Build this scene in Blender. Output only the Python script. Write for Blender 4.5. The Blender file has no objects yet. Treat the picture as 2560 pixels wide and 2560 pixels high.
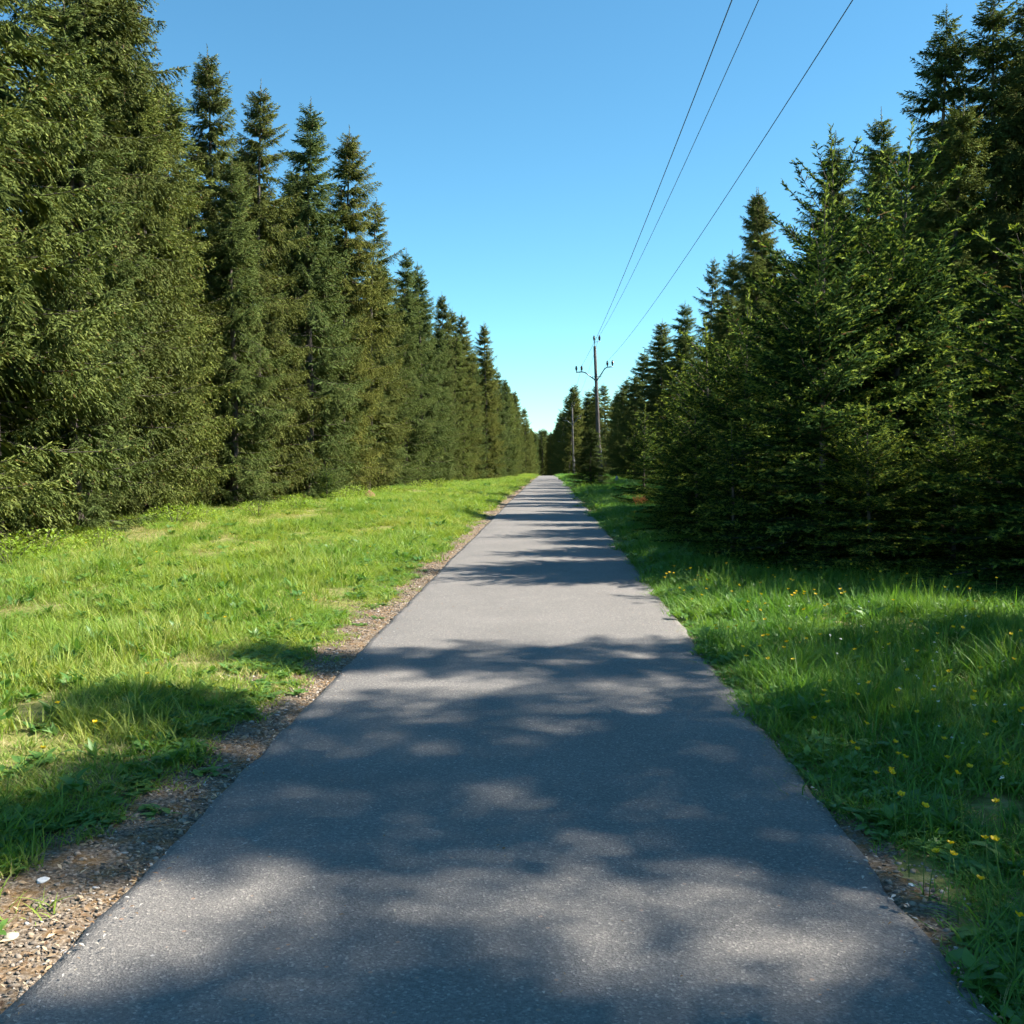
import bpy, math, random
import numpy as np
from mathutils import Vector, Matrix, Euler

R = math.radians
scene = bpy.context.scene
COL = scene.collection

# ------------------------------------------------------------------ camera
cam_d = bpy.data.cameras.new("camera")
cam_d.sensor_width = 36.0
cam_d.lens = 36.0
cam_d.clip_start = 0.05
cam_d.clip_end = 3000.0
cam = bpy.data.objects.new("camera", cam_d)
cam.location = (0.0, 0.0, 1.62)
cam.rotation_euler = (R(87.16), 0.0, R(2.1))
COL.objects.link(cam)
scene.camera = cam

# ------------------------------------------------------------------ light
SUN_EL = 45.0
SUN_AZ = 86.0           # clockwise from +Y (the way the road runs): straight from the right
world = bpy.data.worlds.new("World")
scene.world = world
world.use_nodes = True
wn = world.node_tree.nodes
wl = world.node_tree.links
wn.clear()
sky = wn.new("ShaderNodeTexSky")
sky.sky_type = 'NISHITA'
sky.sun_disc = False
sky.sun_elevation = R(SUN_EL)
sky.sun_rotation = R(SUN_AZ)
sky.altitude = 900.0
sky.air_density = 1.0
sky.dust_density = 0.0
sky.ozone_density = 3.0
hs = wn.new("ShaderNodeHueSaturation")
hs.inputs["Saturation"].default_value = 1.1
hs.inputs["Value"].default_value = 1.0
bg = wn.new("ShaderNodeBackground")
bg.inputs["Strength"].default_value = 0.082
wo = wn.new("ShaderNodeOutputWorld")
wl.new(sky.outputs[0], hs.inputs["Color"])
tint = wn.new("ShaderNodeMix")          # the clear mountain air: a touch more cyan than the model
tint.data_type = 'RGBA'
tint.blend_type = 'MULTIPLY'
tint.inputs[0].default_value = 1.0
tint.inputs[7].default_value = (0.76, 1.12, 1.03, 1.0)
wl.new(hs.outputs[0], tint.inputs[6])
wl.new(tint.outputs[2], bg.inputs[0])
wl.new(bg.outputs[0], wo.inputs[0])

sun_d = bpy.data.lights.new("sun", 'SUN')
sun_d.energy = 5.0
sun_d.angle = R(0.6)
sun_d.color = (1.0, 0.93, 0.82)
sun = bpy.data.objects.new("sun", sun_d)
az, el = R(SUN_AZ), R(SUN_EL)
to_sun = Vector((math.sin(az) * math.cos(el), math.cos(az) * math.cos(el), math.sin(el)))
sun.rotation_euler = to_sun.to_track_quat('Z', 'Y').to_euler()
sun.location = (60, -20, 60)
COL.objects.link(sun)

scene.view_settings.view_transform = 'Standard'
scene.view_settings.look = 'None'
scene.view_settings.exposure = 1.35
scene.view_settings.gamma = 1.0
scene.view_settings.use_curve_mapping = False
scene.render.engine = 'CYCLES'
cy = scene.cycles
cy.max_bounces = 3
cy.use_adaptive_sampling = True
cy.adaptive_threshold = 0.04
cy.use_light_tree = False
cy.diffuse_bounces = 1
cy.glossy_bounces = 2
cy.transmission_bounces = 3
cy.transparent_max_bounces = 4
cy.use_denoising = True
cy.sample_clamp_indirect = 6.0
cy.caustics_reflective = False
cy.caustics_refractive = False

# ------------------------------------------------------------------ helpers
def tag(o, label=None, cat=None, group=None, kind=None):
    if label: o["label"] = label
    if cat: o["category"] = cat
    if group: o["group"] = group
    if kind: o["kind"] = kind
    return o

def mesh_np(name, verts, faces, mats=(), smooth=False, attrs=None, mat_idx=None):
    """faces: (n,3) or (n,4) int array, or a list of such arrays"""
    me = bpy.data.meshes.new(name)
    verts = np.asarray(verts, dtype=np.float32).reshape(-1, 3)
    if not isinstance(faces, list):
        faces = [faces]
    faces = [np.asarray(f, dtype=np.int32) for f in faces if len(f)]
    me.vertices.add(len(verts))
    me.vertices.foreach_set("co", verts.ravel())
    loops = np.concatenate([f.ravel() for f in faces])
    tot = np.concatenate([np.full(len(f), f.shape[1], dtype=np.int32) for f in faces])
    start = np.concatenate([[0], np.cumsum(tot)[:-1]]).astype(np.int32)
    me.loops.add(len(loops))
    me.loops.foreach_set("vertex_index", loops)
    me.polygons.add(len(tot))
    me.polygons.foreach_set("loop_start", start)
    me.polygons.foreach_set("loop_total", tot)
    if smooth:
        me.polygons.foreach_set("use_smooth", np.ones(len(tot), dtype=bool))
    for m in mats:
        me.materials.append(m)
    if mat_idx is not None:
        me.polygons.foreach_set("material_index", np.asarray(mat_idx, dtype=np.int32))
    if attrs:
        for k, v in attrs.items():
            v = np.asarray(v, dtype=np.float32)
            if v.ndim == 1:
                a = me.attributes.new(k, 'FLOAT', 'POINT')
                a.data.foreach_set("value", v)
            else:
                a = me.attributes.new(k, 'FLOAT_VECTOR', 'POINT')
                a.data.foreach_set("vector", v.ravel())
    me.update(calc_edges=True)
    return me

def obj(name, me, parent=None, loc=(0, 0, 0), rot=(0, 0, 0)):
    o = bpy.data.objects.new(name, me)
    o.location = loc
    o.rotation_euler = rot
    if parent is not None:
        o.parent = parent
    COL.objects.link(o)
    return o

def empty(name, loc=(0, 0, 0), rz=0.0, scale=1.0):
    o = bpy.data.objects.new(name, None)
    o.empty_display_size = 0.2
    o.location = loc
    o.rotation_euler = (0, 0, rz)
    if not isinstance(scale, tuple):
        scale = (scale,) * 3
    o.scale = scale
    COL.objects.link(o)
    return o

class MB:
    """collects tubes, boxes and so on into one mesh"""
    def __init__(self):
        self.v = []; self.t = []; self.q = []; self.n = 0
    def add(self, v, tris=None, quads=None):
        v = np.asarray(v, dtype=np.float64).reshape(-1, 3)
        self.v.append(v)
        if tris is not None and len(tris): self.t.append(np.asarray(tris) + self.n)
        if quads is not None and len(quads): self.q.append(np.asarray(quads) + self.n)
        self.n += len(v)
    def tube(self, pts, rad, n=8, cap=True):
        pts = np.asarray(pts, float)
        k = len(pts)
        rad = np.broadcast_to(np.asarray(rad, float), (k,))
        tan = np.gradient(pts, axis=0)
        tan /= np.linalg.norm(tan, axis=1)[:, None] + 1e-12
        ref = np.array([0, 0, 1.0]) if abs(tan[0][2]) < 0.9 else np.array([1.0, 0, 0])
        u = np.cross(tan, ref); u /= np.linalg.norm(u, axis=1)[:, None] + 1e-12
        w = np.cross(tan, u)
        a = np.linspace(0, 2 * np.pi, n, endpoint=False)
        ring = pts[:, None, :] + rad[:, None, None] * (np.cos(a)[None, :, None] * u[:, None, :] + np.sin(a)[None, :, None] * w[:, None, :])
        v = ring.reshape(-1, 3)
        i = np.arange(k - 1)[:, None] * n; j = np.arange(n)[None, :]; j2 = (j + 1) % n
        q = np.stack([i + j, i + j2, i + n + j2, i + n + j], -1).reshape(-1, 4)
        tris = []
        if cap:
            v = np.vstack([v, pts[0], pts[-1]])
            c0, c1 = k * n, k * n + 1
            for m in range(n):
                tris.append((c0, (m + 1) % n, m))
                tris.append((c1, (k - 1) * n + m, (k - 1) * n + (m + 1) % n))
        self.add(v, tris, q)
    def box(self, c, s, rot=None):
        c = np.asarray(c, float); s = np.asarray(s, float) / 2
        v = np.array([[x, y, z] for x in (-1, 1) for y in (-1, 1) for z in (-1, 1)], float) * s
        if rot is not None:
            v = v @ np.array(Euler(rot).to_matrix()).T
        self.add(v + c, None, [(0, 1, 3, 2), (4, 6, 7, 5), (0, 4, 5, 1), (2, 3, 7, 6), (0, 2, 6, 4), (1, 5, 7, 3)])
    def lathe(self, prof, n=12, c=(0, 0, 0), axis=None):
        pts = [(0, 0, z) for r, z in prof]
        prof = np.asarray(prof, float)
        a = np.linspace(0, 2 * np.pi, n, endpoint=False)
        v = np.stack([prof[:, 0][:, None] * np.cos(a), prof[:, 0][:, None] * np.sin(a), np.repeat(prof[:, 1][:, None], n, 1)], -1).reshape(-1, 3)
        if axis is not None:
            v = v @ np.array(Vector((0, 0, 1)).rotation_difference(Vector(axis)).to_matrix()).T
        k = len(prof)
        i = np.arange(k - 1)[:, None] * n; j = np.arange(n)[None, :]; j2 = (j + 1) % n
        q = np.stack([i + j, i + j2, i + n + j2, i + n + j], -1).reshape(-1, 4)
        self.add(v + np.asarray(c), None, q)
    def mesh(self, name, mat, smooth=False):
        f = []
        if self.q: f.append(np.vstack(self.q))
        if self.t: f.append(np.vstack(self.t))
        return mesh_np(name, np.vstack(self.v), f, [mat], smooth)

# ------------------------------------------------------------------ materials
def new_mat(name):
    m = bpy.data.materials.new(name)
    m.use_nodes = True
    nt = m.node_tree
    nt.nodes.clear()
    out = nt.nodes.new("ShaderNodeOutputMaterial")
    return m, nt, out

def N(nt, typ, **kw):
    n = nt.nodes.new(typ)
    for k, v in kw.items():
        setattr(n, k, v)
    return n

def ramp(nt, fac, stops, interp='LINEAR'):
    r = nt.nodes.new("ShaderNodeValToRGB")
    r.color_ramp.interpolation = interp
    e = r.color_ramp.elements
    while len(e) < len(stops):
        e.new(0.5)
    for el_, (p, c) in zip(e, stops):
        el_.position = p
        el_.color = (c, c, c, 1) if not hasattr(c, '__len__') else (*c, 1)
    nt.links.new(fac, r.inputs[0])
    return r.outputs[0]

def mix(nt, fac, a, b, blend='MIX'):
    n = nt.nodes.new("ShaderNodeMix")
    n.data_type = 'RGBA'
    n.blend_type = blend
    for sock, v in ((n.inputs[0], fac), (n.inputs[6], a), (n.inputs[7], b)):
        if isinstance(v, bpy.types.NodeSocket): nt.links.new(v, sock)
        elif hasattr(v, '__len__'): sock.default_value = (*v, 1)
        else: sock.default_value = v
    return n.outputs[2]

def math_n(nt, op, a, b=None, clamp=False):
    n = nt.nodes.new("ShaderNodeMath")
    n.operation = op
    n.use_clamp = clamp
    for sock, v in ((n.inputs[0], a), (n.inputs[1], b)):
        if v is None: continue
        if isinstance(v, bpy.types.NodeSocket): nt.links.new(v, sock)
        else: sock.default_value = v
    return n.outputs[0]

def noise(nt, vec, scale, detail=3.0, rough=0.55):
    n = nt.nodes.new("ShaderNodeTexNoise")
    n.inputs["Scale"].default_value = scale
    n.inputs["Detail"].default_value = detail
    n.inputs["Roughness"].default_value = rough
    if vec is not None: nt.links.new(vec, n.inputs["Vector"])
    return n.outputs[0]

def principled(nt, col, rough=0.8, spec=0.3):
    p = nt.nodes.new("ShaderNodeBsdfPrincipled")
    if isinstance(col, bpy.types.NodeSocket): nt.links.new(col, p.inputs["Base Color"])
    else: p.inputs["Base Color"].default_value = (*col, 1)
    if isinstance(rough, bpy.types.NodeSocket): nt.links.new(rough, p.inputs["Roughness"])
    else: p.inputs["Roughness"].default_value = rough
    p.inputs["Specular IOR Level"].default_value = spec
    return p

def bump(nt, height, strength, dist, p):
    b = nt.nodes.new("ShaderNodeBump")
    b.inputs["Strength"].default_value = strength
    b.inputs["Distance"].default_value = dist
    nt.links.new(height, b.inputs["Height"])
    nt.links.new(b.outputs[0], p.inputs["Normal"])

def leafy(nt, out, col, transl=0.3, rough=0.6, spec=0.25, tcol_gain=(1.25, 1.15, 0.5)):
    if spec > 0: p = principled(nt, col, rough, spec)
    else:
        p = nt.nodes.new("ShaderNodeBsdfDiffuse"); nt.links.new(col, p.inputs[0])
    t = nt.nodes.new("ShaderNodeBsdfTranslucent")
    tc = mix(nt, 1.0, col, tcol_gain, 'MULTIPLY')
    nt.links.new(tc, t.inputs[0])
    ms = nt.nodes.new("ShaderNodeMixShader")
    ms.inputs[0].default_value = transl
    nt.links.new(p.outputs[0], ms.inputs[1])
    nt.links.new(t.outputs[0], ms.inputs[2])
    nt.links.new(ms.outputs[0], out.inputs[0])

def attr(nt, name):
    a = nt.nodes.new("ShaderNodeAttribute")
    a.attribute_name = name
    return a

def position(nt):
    return nt.nodes.new("ShaderNodeNewGeometry").outputs["Position"]

# asphalt -----------------------------------------------------------
def mat_asphalt():
    m, nt, out = new_mat("asphalt")
    pos = position(nt)
    vo = N(nt, "ShaderNodeTexVoronoi"); vo.inputs["Scale"].default_value = 122.0
    nt.links.new(pos, vo.inputs["Vector"])
    sep = N(nt, "ShaderNodeSeparateColor"); nt.links.new(vo.outputs["Color"], sep.inputs[0])
    grain = ramp(nt, sep.outputs[0], [(0.0, (0.115, 0.116, 0.122)), (0.45, (0.175, 0.174, 0.178)), (0.8, (0.225, 0.222, 0.222)), (0.95, (0.30, 0.295, 0.29)), (1.0, (0.46, 0.44, 0.42))])
    fine = noise(nt, pos, 320.0, 2.0, 0.6)
    c = mix(nt, 0.35, grain, ramp(nt, fine, [(0.3, 0.06), (0.7, 0.32)]))
    big = noise(nt, pos, 0.9, 4.0, 0.6)
    c = mix(nt, 1.0, c, ramp(nt, big, [(0.3, (0.93, 0.88, 0.81)), (0.72, (1.15, 1.08, 0.99))]), 'MULTIPLY')
    # dusty lighter wheel tracks and rust-coloured stones
    sp = N(nt, "ShaderNodeTexVoronoi"); sp.inputs["Scale"].default_value = 34.0
    nt.links.new(pos, sp.inputs["Vector"])
    ss = N(nt, "ShaderNodeSeparateColor"); nt.links.new(sp.outputs["Color"], ss.inputs[0])
    rare = math_n(nt, 'GREATER_THAN', ss.outputs[1], 0.965)
    near = math_n(nt, 'LESS_THAN', sp.outputs["Distance"], 0.26)
    c = mix(nt, math_n(nt, 'MULTIPLY', math_n(nt, 'MULTIPLY', rare, near), 0.8), c, mix(nt, ss.outputs[2], (0.36, 0.21, 0.13), (0.46, 0.44, 0.42)))
    p = principled(nt, c, 0.82, 0.35)
    h = mix(nt, 0.5, vo.outputs["Distance"], fine)
    bump(nt, h, 0.85, 0.006, p)
    nt.links.new(p.outputs[0], out.inputs[0])
    return m

def mat_ground():
    m, nt, out = new_mat("meadow_soil")
    pos = position(nt)
    sx = N(nt, "ShaderNodeSeparateXYZ"); nt.links.new(pos, sx.inputs[0])
    n1 = noise(nt, pos, 1.3, 5.0, 0.6)
    n2 = noise(nt, pos, 9.0, 4.0, 0.6)
    n3 = noise(nt, pos, 60.0, 3.0, 0.6)
    green = ramp(nt, n2, [(0.3, (0.10, 0.125, 0.03)), (0.5, (0.19, 0.20, 0.06)), (0.7, (0.33, 0.29, 0.13))])
    soil = ramp(nt, n3, [(0.3, (0.07, 0.054, 0.04)), (0.5, (0.17, 0.135, 0.10)), (0.62, (0.28, 0.235, 0.185)), (0.75, (0.38, 0.335, 0.275))])
    moss = ramp(nt, n2, [(0.45, 0.0), (0.7, 0.75)])
    soil = mix(nt, moss, soil, (0.2, 0.105, 0.025))
    # needle litter below the spruces
    litter = ramp(nt, n3, [(0.3, (0.03, 0.02, 0.012)), (0.7, (0.11, 0.07, 0.04))])
    d = math_n(nt, 'ADD', sx.outputs[0], math_n(nt, 'MULTIPLY', math_n(nt, 'SUBTRACT', n1, 0.5), 0.9))
    left_g = math_n(nt, 'MULTIPLY', math_n(nt, 'GREATER_THAN', d, -2.25), math_n(nt, 'LESS_THAN', d, 1.45))
    lit = math_n(nt, 'MAXIMUM', math_n(nt, 'LESS_THAN', d, -10.2), math_n(nt, 'GREATER_THAN', d, 8.6))
    c = mix(nt, left_g, green, soil)
    c = mix(nt, lit, c, litter)
    p = principled(nt, c, 0.95, 0.15)
    bump(nt, mix(nt, 0.5, n2, n3), 0.7, 0.03, p)
    nt.links.new(p.outputs[0], out.inputs[0])
    return m

def mat_grass(name, cols, dry, transl=0.42, patch=0.45, seedv=0.0):
    m, nt, out = new_mat(name)
    pos = position(nt)
    n1 = noise(nt, pos, 0.42, 3.0, 0.55)
    n2 = noise(nt, pos, 2.6, 3.0, 0.6)
    oi = N(nt, "ShaderNodeObjectInfo")
    f = math_n(nt, 'ADD', math_n(nt, 'MULTIPLY', n1, 0.65), math_n(nt, 'MULTIPLY', oi.outputs["Random"], 0.35))
    c = ramp(nt, f, [(0.25, cols[0]), (0.5, cols[1]), (0.75, cols[2])])
    blade = attr(nt, "rnd").outputs["Fac"]
    c = mix(nt, 1.0, c, ramp(nt, blade, [(0.0, (0.72, 0.78, 0.7)), (1.0, (1.25, 1.2, 1.2))]), 'MULTIPLY')
    dryf = math_n(nt, 'MULTIPLY', ramp(nt, n2, [(patch, 0.0), (patch + 0.22, 1.0)]), ramp(nt, blade, [(0.55, 0.0), (0.75, 1.0)]))
    c = mix(nt, math_n(nt, 'MULTIPLY', dryf, 0.85), c, dry)
    leafy(nt, out, c, transl, 0.5, 0.3, (1.15, 1.15, 0.45))
    return m

def mat_spruce(name, old, old2, tip, brown, transl=0.22, tipmix=1.0, spread=0.16):
    m, nt, out = new_mat(name)
    rnd = attr(nt, "rnd").outputs["Fac"]
    tp = attr(nt, "tip").outputs["Fac"]
    br = attr(nt, "brown").outputs["Fac"]
    oi = N(nt, "ShaderNodeObjectInfo")
    c = ramp(nt, rnd, [(0.0, old), (1.0, old2)])
    c = mix(nt, math_n(nt, 'MULTIPLY', tp, tipmix), c, tip)
    c = mix(nt, br, c, brown)
    tree = ramp(nt, oi.outputs["Random"], [(0.0, (1 - spread, 1 - spread * 0.8, 1 - spread * 0.4)), (0.5, (1, 1, 1)), (1.0, (1 + spread * 1.3, 1 + spread * 0.7, 1 - spread * 0.3))])
    c = mix(nt, 1.0, c, tree, 'MULTIPLY')
    leafy(nt, out, c, transl, 0.55, 0.0, (1.2, 1.15, 0.5))
    return m

def mat_bark(name, c0, c1, scale=14.0):
    m, nt, out = new_mat(name)
    tc = N(nt, "ShaderNodeTexCoord")
    mp = N(nt, "ShaderNodeMapping"); mp.inputs["Scale"].default_value = (1, 1, 0.25)
    nt.links.new(tc.outputs["Object"], mp.inputs[0])
    n1 = noise(nt, mp.outputs[0], scale, 5.0, 0.65)
    c = ramp(nt, n1, [(0.3, c0), (0.7, c1)])
    p = principled(nt, c, 0.9, 0.15)
    bump(nt, n1, 0.8, 0.03, p)
    nt.links.new(p.outputs[0], out.inputs[0])
    return m

def mat_plain(name, c0, c1, scale=30.0, rough=0.7, spec=0.3, bmp=0.3, bd=0.005, metal=0.0):
    m, nt, out = new_mat(name)
    tc = N(nt, "ShaderNodeTexCoord")
    n1 = noise(nt, tc.outputs["Object"], scale, 4.0, 0.6)
    c = ramp(nt, n1, [(0.3, c0), (0.7, c1)])
    p = principled(nt, c, rough, spec)
    p.inputs["Metallic"].default_value = metal
    bump(nt, n1, bmp, bd, p)
    nt.links.new(p.outputs[0], out.inputs[0])
    return m

def mat_stone_rnd(name, stops):
    m, nt, out = new_mat(name)
    oi = N(nt, "ShaderNodeObjectInfo")
    tc = N(nt, "ShaderNodeTexCoord")
    c = ramp(nt, oi.outputs["Random"], stops)
    n1 = noise(nt, tc.outputs["Object"], 60.0, 3.0, 0.6)
    c = mix(nt, 1.0, c, ramp(nt, n1, [(0.25, 0.7), (0.75, 1.15)]), 'MULTIPLY')
    p = principled(nt, c, 0.85, 0.3)
    nt.links.new(p.outputs[0], out.inputs[0])
    return m

def mat_leaf(name, c0, c1, transl=0.35):
    m, nt, out = new_mat(name)
    rnd = attr(nt, "rnd").outputs["Fac"]
    oi = N(nt, "ShaderNodeObjectInfo")
    f = math_n(nt, 'ADD', math_n(nt, 'MULTIPLY', rnd, 0.6), math_n(nt, 'MULTIPLY', oi.outputs["Random"], 0.4))
    c = ramp(nt, f, [(0.1, c0), (0.9, c1)])
    leafy(nt, out, c, transl, 0.45, 0.4, (1.15, 1.15, 0.5))
    return m

M_ASPHALT = mat_asphalt()
M_GROUND = mat_ground()
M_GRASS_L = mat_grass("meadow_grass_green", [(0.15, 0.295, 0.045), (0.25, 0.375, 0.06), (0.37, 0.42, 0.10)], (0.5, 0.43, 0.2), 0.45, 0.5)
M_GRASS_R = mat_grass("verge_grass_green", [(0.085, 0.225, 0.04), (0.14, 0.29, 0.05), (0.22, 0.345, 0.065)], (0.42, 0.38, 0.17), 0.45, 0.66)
M_DRY = mat_grass("straw_grass", [(0.38, 0.34, 0.15), (0.48, 0.42, 0.19), (0.36, 0.38, 0.12)], (0.5, 0.43, 0.22), 0.3, 0.4)
M_WEED = mat_leaf("weed_leaf", (0.075, 0.19, 0.04), (0.16, 0.30, 0.06), 0.35)
M_DOCK = mat_leaf("broad_leaf", (0.13, 0.26, 0.075), (0.22, 0.36, 0.12), 0.35)
M_SHRUB = mat_leaf("shrub_leaf", (0.18, 0.30, 0.03), (0.33, 0.44, 0.05), 0.4)
M_TALL = mat_spruce("spruce_needles_old", (0.098, 0.122, 0.037), (0.132, 0.156, 0.047), (0.178, 0.20, 0.06), (0.16, 0.11, 0.05), 0.14)
M_TALL_G = mat_spruce("spruce_needles_green", (0.085, 0.122, 0.04), (0.117, 0.16, 0.049), (0.175, 0.212, 0.068), (0.15, 0.10, 0.045), 0.14)
M_YOUNG = mat_spruce("spruce_needles_young", (0.026, 0.060, 0.023), (0.058, 0.112, 0.034), (0.34, 0.44, 0.09), (0.15, 0.1, 0.05), 0.32, 1.0, 0.15)
M_CONE = mat_plain("spruce_cone", (0.13, 0.085, 0.04), (0.24, 0.165, 0.08), 60.0, 0.8, 0.2)
M_BARK = mat_bark("spruce_bark", (0.055, 0.045, 0.038), (0.20, 0.165, 0.14))
M_TWIG = mat_bark("dead_twig", (0.06, 0.05, 0.042), (0.15, 0.13, 0.11), 30.0)
M_POLE = mat_bark("weathered_pole_wood", (0.085, 0.075, 0.068), (0.21, 0.19, 0.175), 9.0)
M_STEEL = mat_plain("galvanised_steel", (0.14, 0.15, 0.16), (0.24, 0.25, 0.26), 40.0, 0.5, 0.5, 0.1, 0.002, 0.5)
M_PORC = mat_plain("brown_porcelain", (0.045, 0.03, 0.025), (0.075, 0.05, 0.04), 10.0, 0.2, 0.5, 0.0)
M_WIRE = mat_plain("wire_aluminium", (0.07, 0.075, 0.085), (0.10, 0.105, 0.115), 10.0, 0.5, 0.4, 0.0)
M_WHITEP = mat_plain("white_paint", (0.62, 0.62, 0.62), (0.8, 0.8, 0.8), 20.0, 0.5, 0.4, 0.1)
M_GRANITE = mat_plain("grey_granite", (0.34, 0.35, 0.37), (0.52, 0.53, 0.55), 40.0, 0.8, 0.3, 0.4)
M_CONCRETE = mat_plain("concrete", (0.28, 0.27, 0.25), (0.42, 0.41, 0.39), 20.0, 0.9, 0.2, 0.4)
M_STONE = mat_stone_rnd("gravel_stones", [(0.0, (0.12, 0.10, 0.085)), (0.3, (0.26, 0.215, 0.17)), (0.55, (0.38, 0.32, 0.255)), (0.85, (0.32, 0.22, 0.13)), (0.97, (0.46, 0.42, 0.37)), (1.0, (0.6, 0.58, 0.55))])
M_WSTONE = mat_plain("pale_quartz", (0.62, 0.61, 0.59), (0.82, 0.81, 0.79), 35.0, 0.7, 0.3, 0.5)
M_TSTONE = mat_plain("tan_stone", (0.42, 0.36, 0.27), (0.58, 0.51, 0.40), 35.0, 0.8, 0.3, 0.5)
M_GSTONE = mat_plain("grey_stone", (0.26, 0.26, 0.27), (0.42, 0.42, 0.43), 35.0, 0.8, 0.3, 0.5)
M_ANT = mat_plain("ant_mound_litter", (0.20, 0.11, 0.06), (0.38, 0.23, 0.14), 60.0, 0.95, 0.1, 0.9, 0.02)
M_YELLOW = mat_leaf("yellow_petal", (0.78, 0.55, 0.01), (0.85, 0.66, 0.02), 0.25)
M_WHITE = mat_leaf("white_petal", (0.70, 0.72, 0.68), (0.82, 0.83, 0.78), 0.25)
M_STEM = mat_leaf("green_stem", (0.10, 0.2, 0.04), (0.16, 0.27, 0.06), 0.2)
M_RUST = mat_spruce("dead_needles", (0.26, 0.12, 0.06), (0.38, 0.20, 0.11), (0.42, 0.26, 0.15), (0.3, 0.12, 0.05), 0.2)
M_CHIP = mat_stone_rnd("bark_chip", [(0.0, (0.10, 0.055, 0.03)), (0.4, (0.25, 0.16, 0.09)), (0.75, (0.42, 0.31, 0.19)), (1.0, (0.55, 0.45, 0.31))])
M_LITTER = mat_stone_rnd("road_litter", [(0.0, (0.42, 0.37, 0.28)), (0.4, (0.6, 0.58, 0.54)), (0.55, (0.30, 0.17, 0.08)), (0.8, (0.2, 0.12, 0.06)), (1.0, (0.4, 0.3, 0.17))])

# ------------------------------------------------------------------ terrain
RL, RR = -1.62, 1.31      # asphalt edges
def prof(y):
    y = np.asarray(y, float)
    a = np.clip((y - 30) / 120, 0, 1)
    z = -0.54 * a ** 1.5
    b = np.clip(y - 150, 0, None)
    z = z - np.where(b < 30, 0.0068 * b + (0.026 - 0.0068) * b * b / 60, 0.0068 * 30 + (0.026 - 0.0068) * 15 + 0.026 * (b - 30))
    return z
def road_c(y):
    y = np.asarray(y, float)
    return -np.clip(y - 230, 0, None) ** 2 / 700.0
def lump(x, y):
    return (0.05 * np.sin(0.9 * x + 0.35 * y + 1.0) + 0.045 * np.sin(0.37 * x - 0.61 * y) + 0.03 * np.sin(1.9 * x + 1.3 * y + 2) +
            0.02 * np.sin(3.1 * x - 2.3 * y + 0.5))
def gz(x, y):
    x = np.asarray(x, float); y = np.asarray(y, float)
    xr = x - road_c(y)
    out = np.maximum(np.maximum(RL - xr, xr - RR), 0)
    ramp_ = np.clip(out / 2.5, 0, 1)
    far = np.clip((np.abs(xr) - 12) / 60, 0, 1)
    z = prof(y) - 0.04 * (1 - np.clip(out / 0.9, 0, 1)) + ramp_ * lump(x, y) + 0.05 * np.clip(out / 6, 0, 1)
    z = np.where(out <= 0.0, prof(y) - 0.08, z)
    return z

def build_ground():
    xs = np.unique(np.concatenate([np.linspace(-900, -60, 12), np.linspace(-60, -16, 23), np.linspace(-16, -3, 40), np.linspace(-3, RL - 0.02, 9), [RL + 0.08],
                                   np.linspace(RL + 0.1, RR - 0.1, 4), [RR - 0.08], np.linspace(RR + 0.02, 3, 11), np.linspace(3, 16, 36), np.linspace(16, 60, 22), np.linspace(60, 900, 12)]))
    ys = np.unique(np.concatenate([np.linspace(-300, -20, 12), np.linspace(-20, 0, 30), np.linspace(0, 30, 110), np.linspace(30, 80, 90), np.linspace(80, 260, 120), np.linspace(260, 1500, 40)]))
    X, Y = np.meshgrid(xs, ys)
    Xw = X + road_c(Y) * np.exp(-np.abs(X) / 200)
    Z = gz(Xw, Y)
    v = np.stack([Xw, Y, Z], -1).reshape(-1, 3)
    nx, ny = len(xs), len(ys)
    i = np.arange(ny - 1)[:, None] * nx + np.arange(nx - 1)[None, :]
    q = np.stack([i, i + 1, i + nx + 1, i + nx], -1).reshape(-1, 4)
    o = obj("ground", mesh_np("ground", v, q, [M_GROUND], True))
    tag(o, "grassy meadow ground stretching beside the road to the forest", "ground", kind="structure")

def build_road():
    rng = np.random.default_rng(3)
    ys = np.unique(np.concatenate([np.linspace(-12, 30, 340), np.linspace(30, 90, 160), np.linspace(90, 420, 170)]))
    def wob(y, s):
        return 0.005 * np.sin(1.7 * y + s) + 0.005 * np.sin(4.3 * y + 2 * s) + 0.006 * np.sin(9.7 * y + 3 * s) + 0.012 * np.sin(0.23 * y + s)
    xl = RL + wob(ys, 1.0) + rng.normal(0, 0.006, len(ys))
    xr = RR + wob(ys, 4.0) + rng.normal(0, 0.006, len(ys))
    c = road_c(ys); z = prof(ys)
    t = np.array([0, 0.02, 0.15, 0.35, 0.5, 0.65, 0.85, 0.98, 1.0])
    crown = np.array([-0.012, -0.002, 0.004, 0.01, 0.012, 0.01, 0.004, -0.002, -0.012])
    cols = []
    cols.append(np.stack([xl + c - 0.02, ys, z - 0.085], -1))
    for tt, cr in zip(t, crown):
        cols.append(np.stack([xl + (xr - xl) * tt + c, ys, z + cr + 0.006 * np.sin(ys * 0.8 + 5 * tt)], -1))
    cols.append(np.stack([xr + c + 0.02, ys, z - 0.085], -1))
    V = np.stack(cols, 1)
    ny, nx = V.shape[:2]
    i = np.arange(ny - 1)[:, None] * nx + np.arange(nx - 1)[None, :]
    q = np.stack([i, i + 1, i + nx + 1, i + nx], -1).reshape(-1, 4)
    o = obj("road", mesh_np("road", V.reshape(-1, 3), q, [M_ASPHALT], True))
    tag(o, "narrow grey asphalt road dappled with tree shade", "road", kind="structure")

build_ground()
build_road()

# ------------------------------------------------------------------ spruces
def unit(a):
    return a / (np.linalg.norm(a, axis=-1, keepdims=True) + 1e-9)

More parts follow.
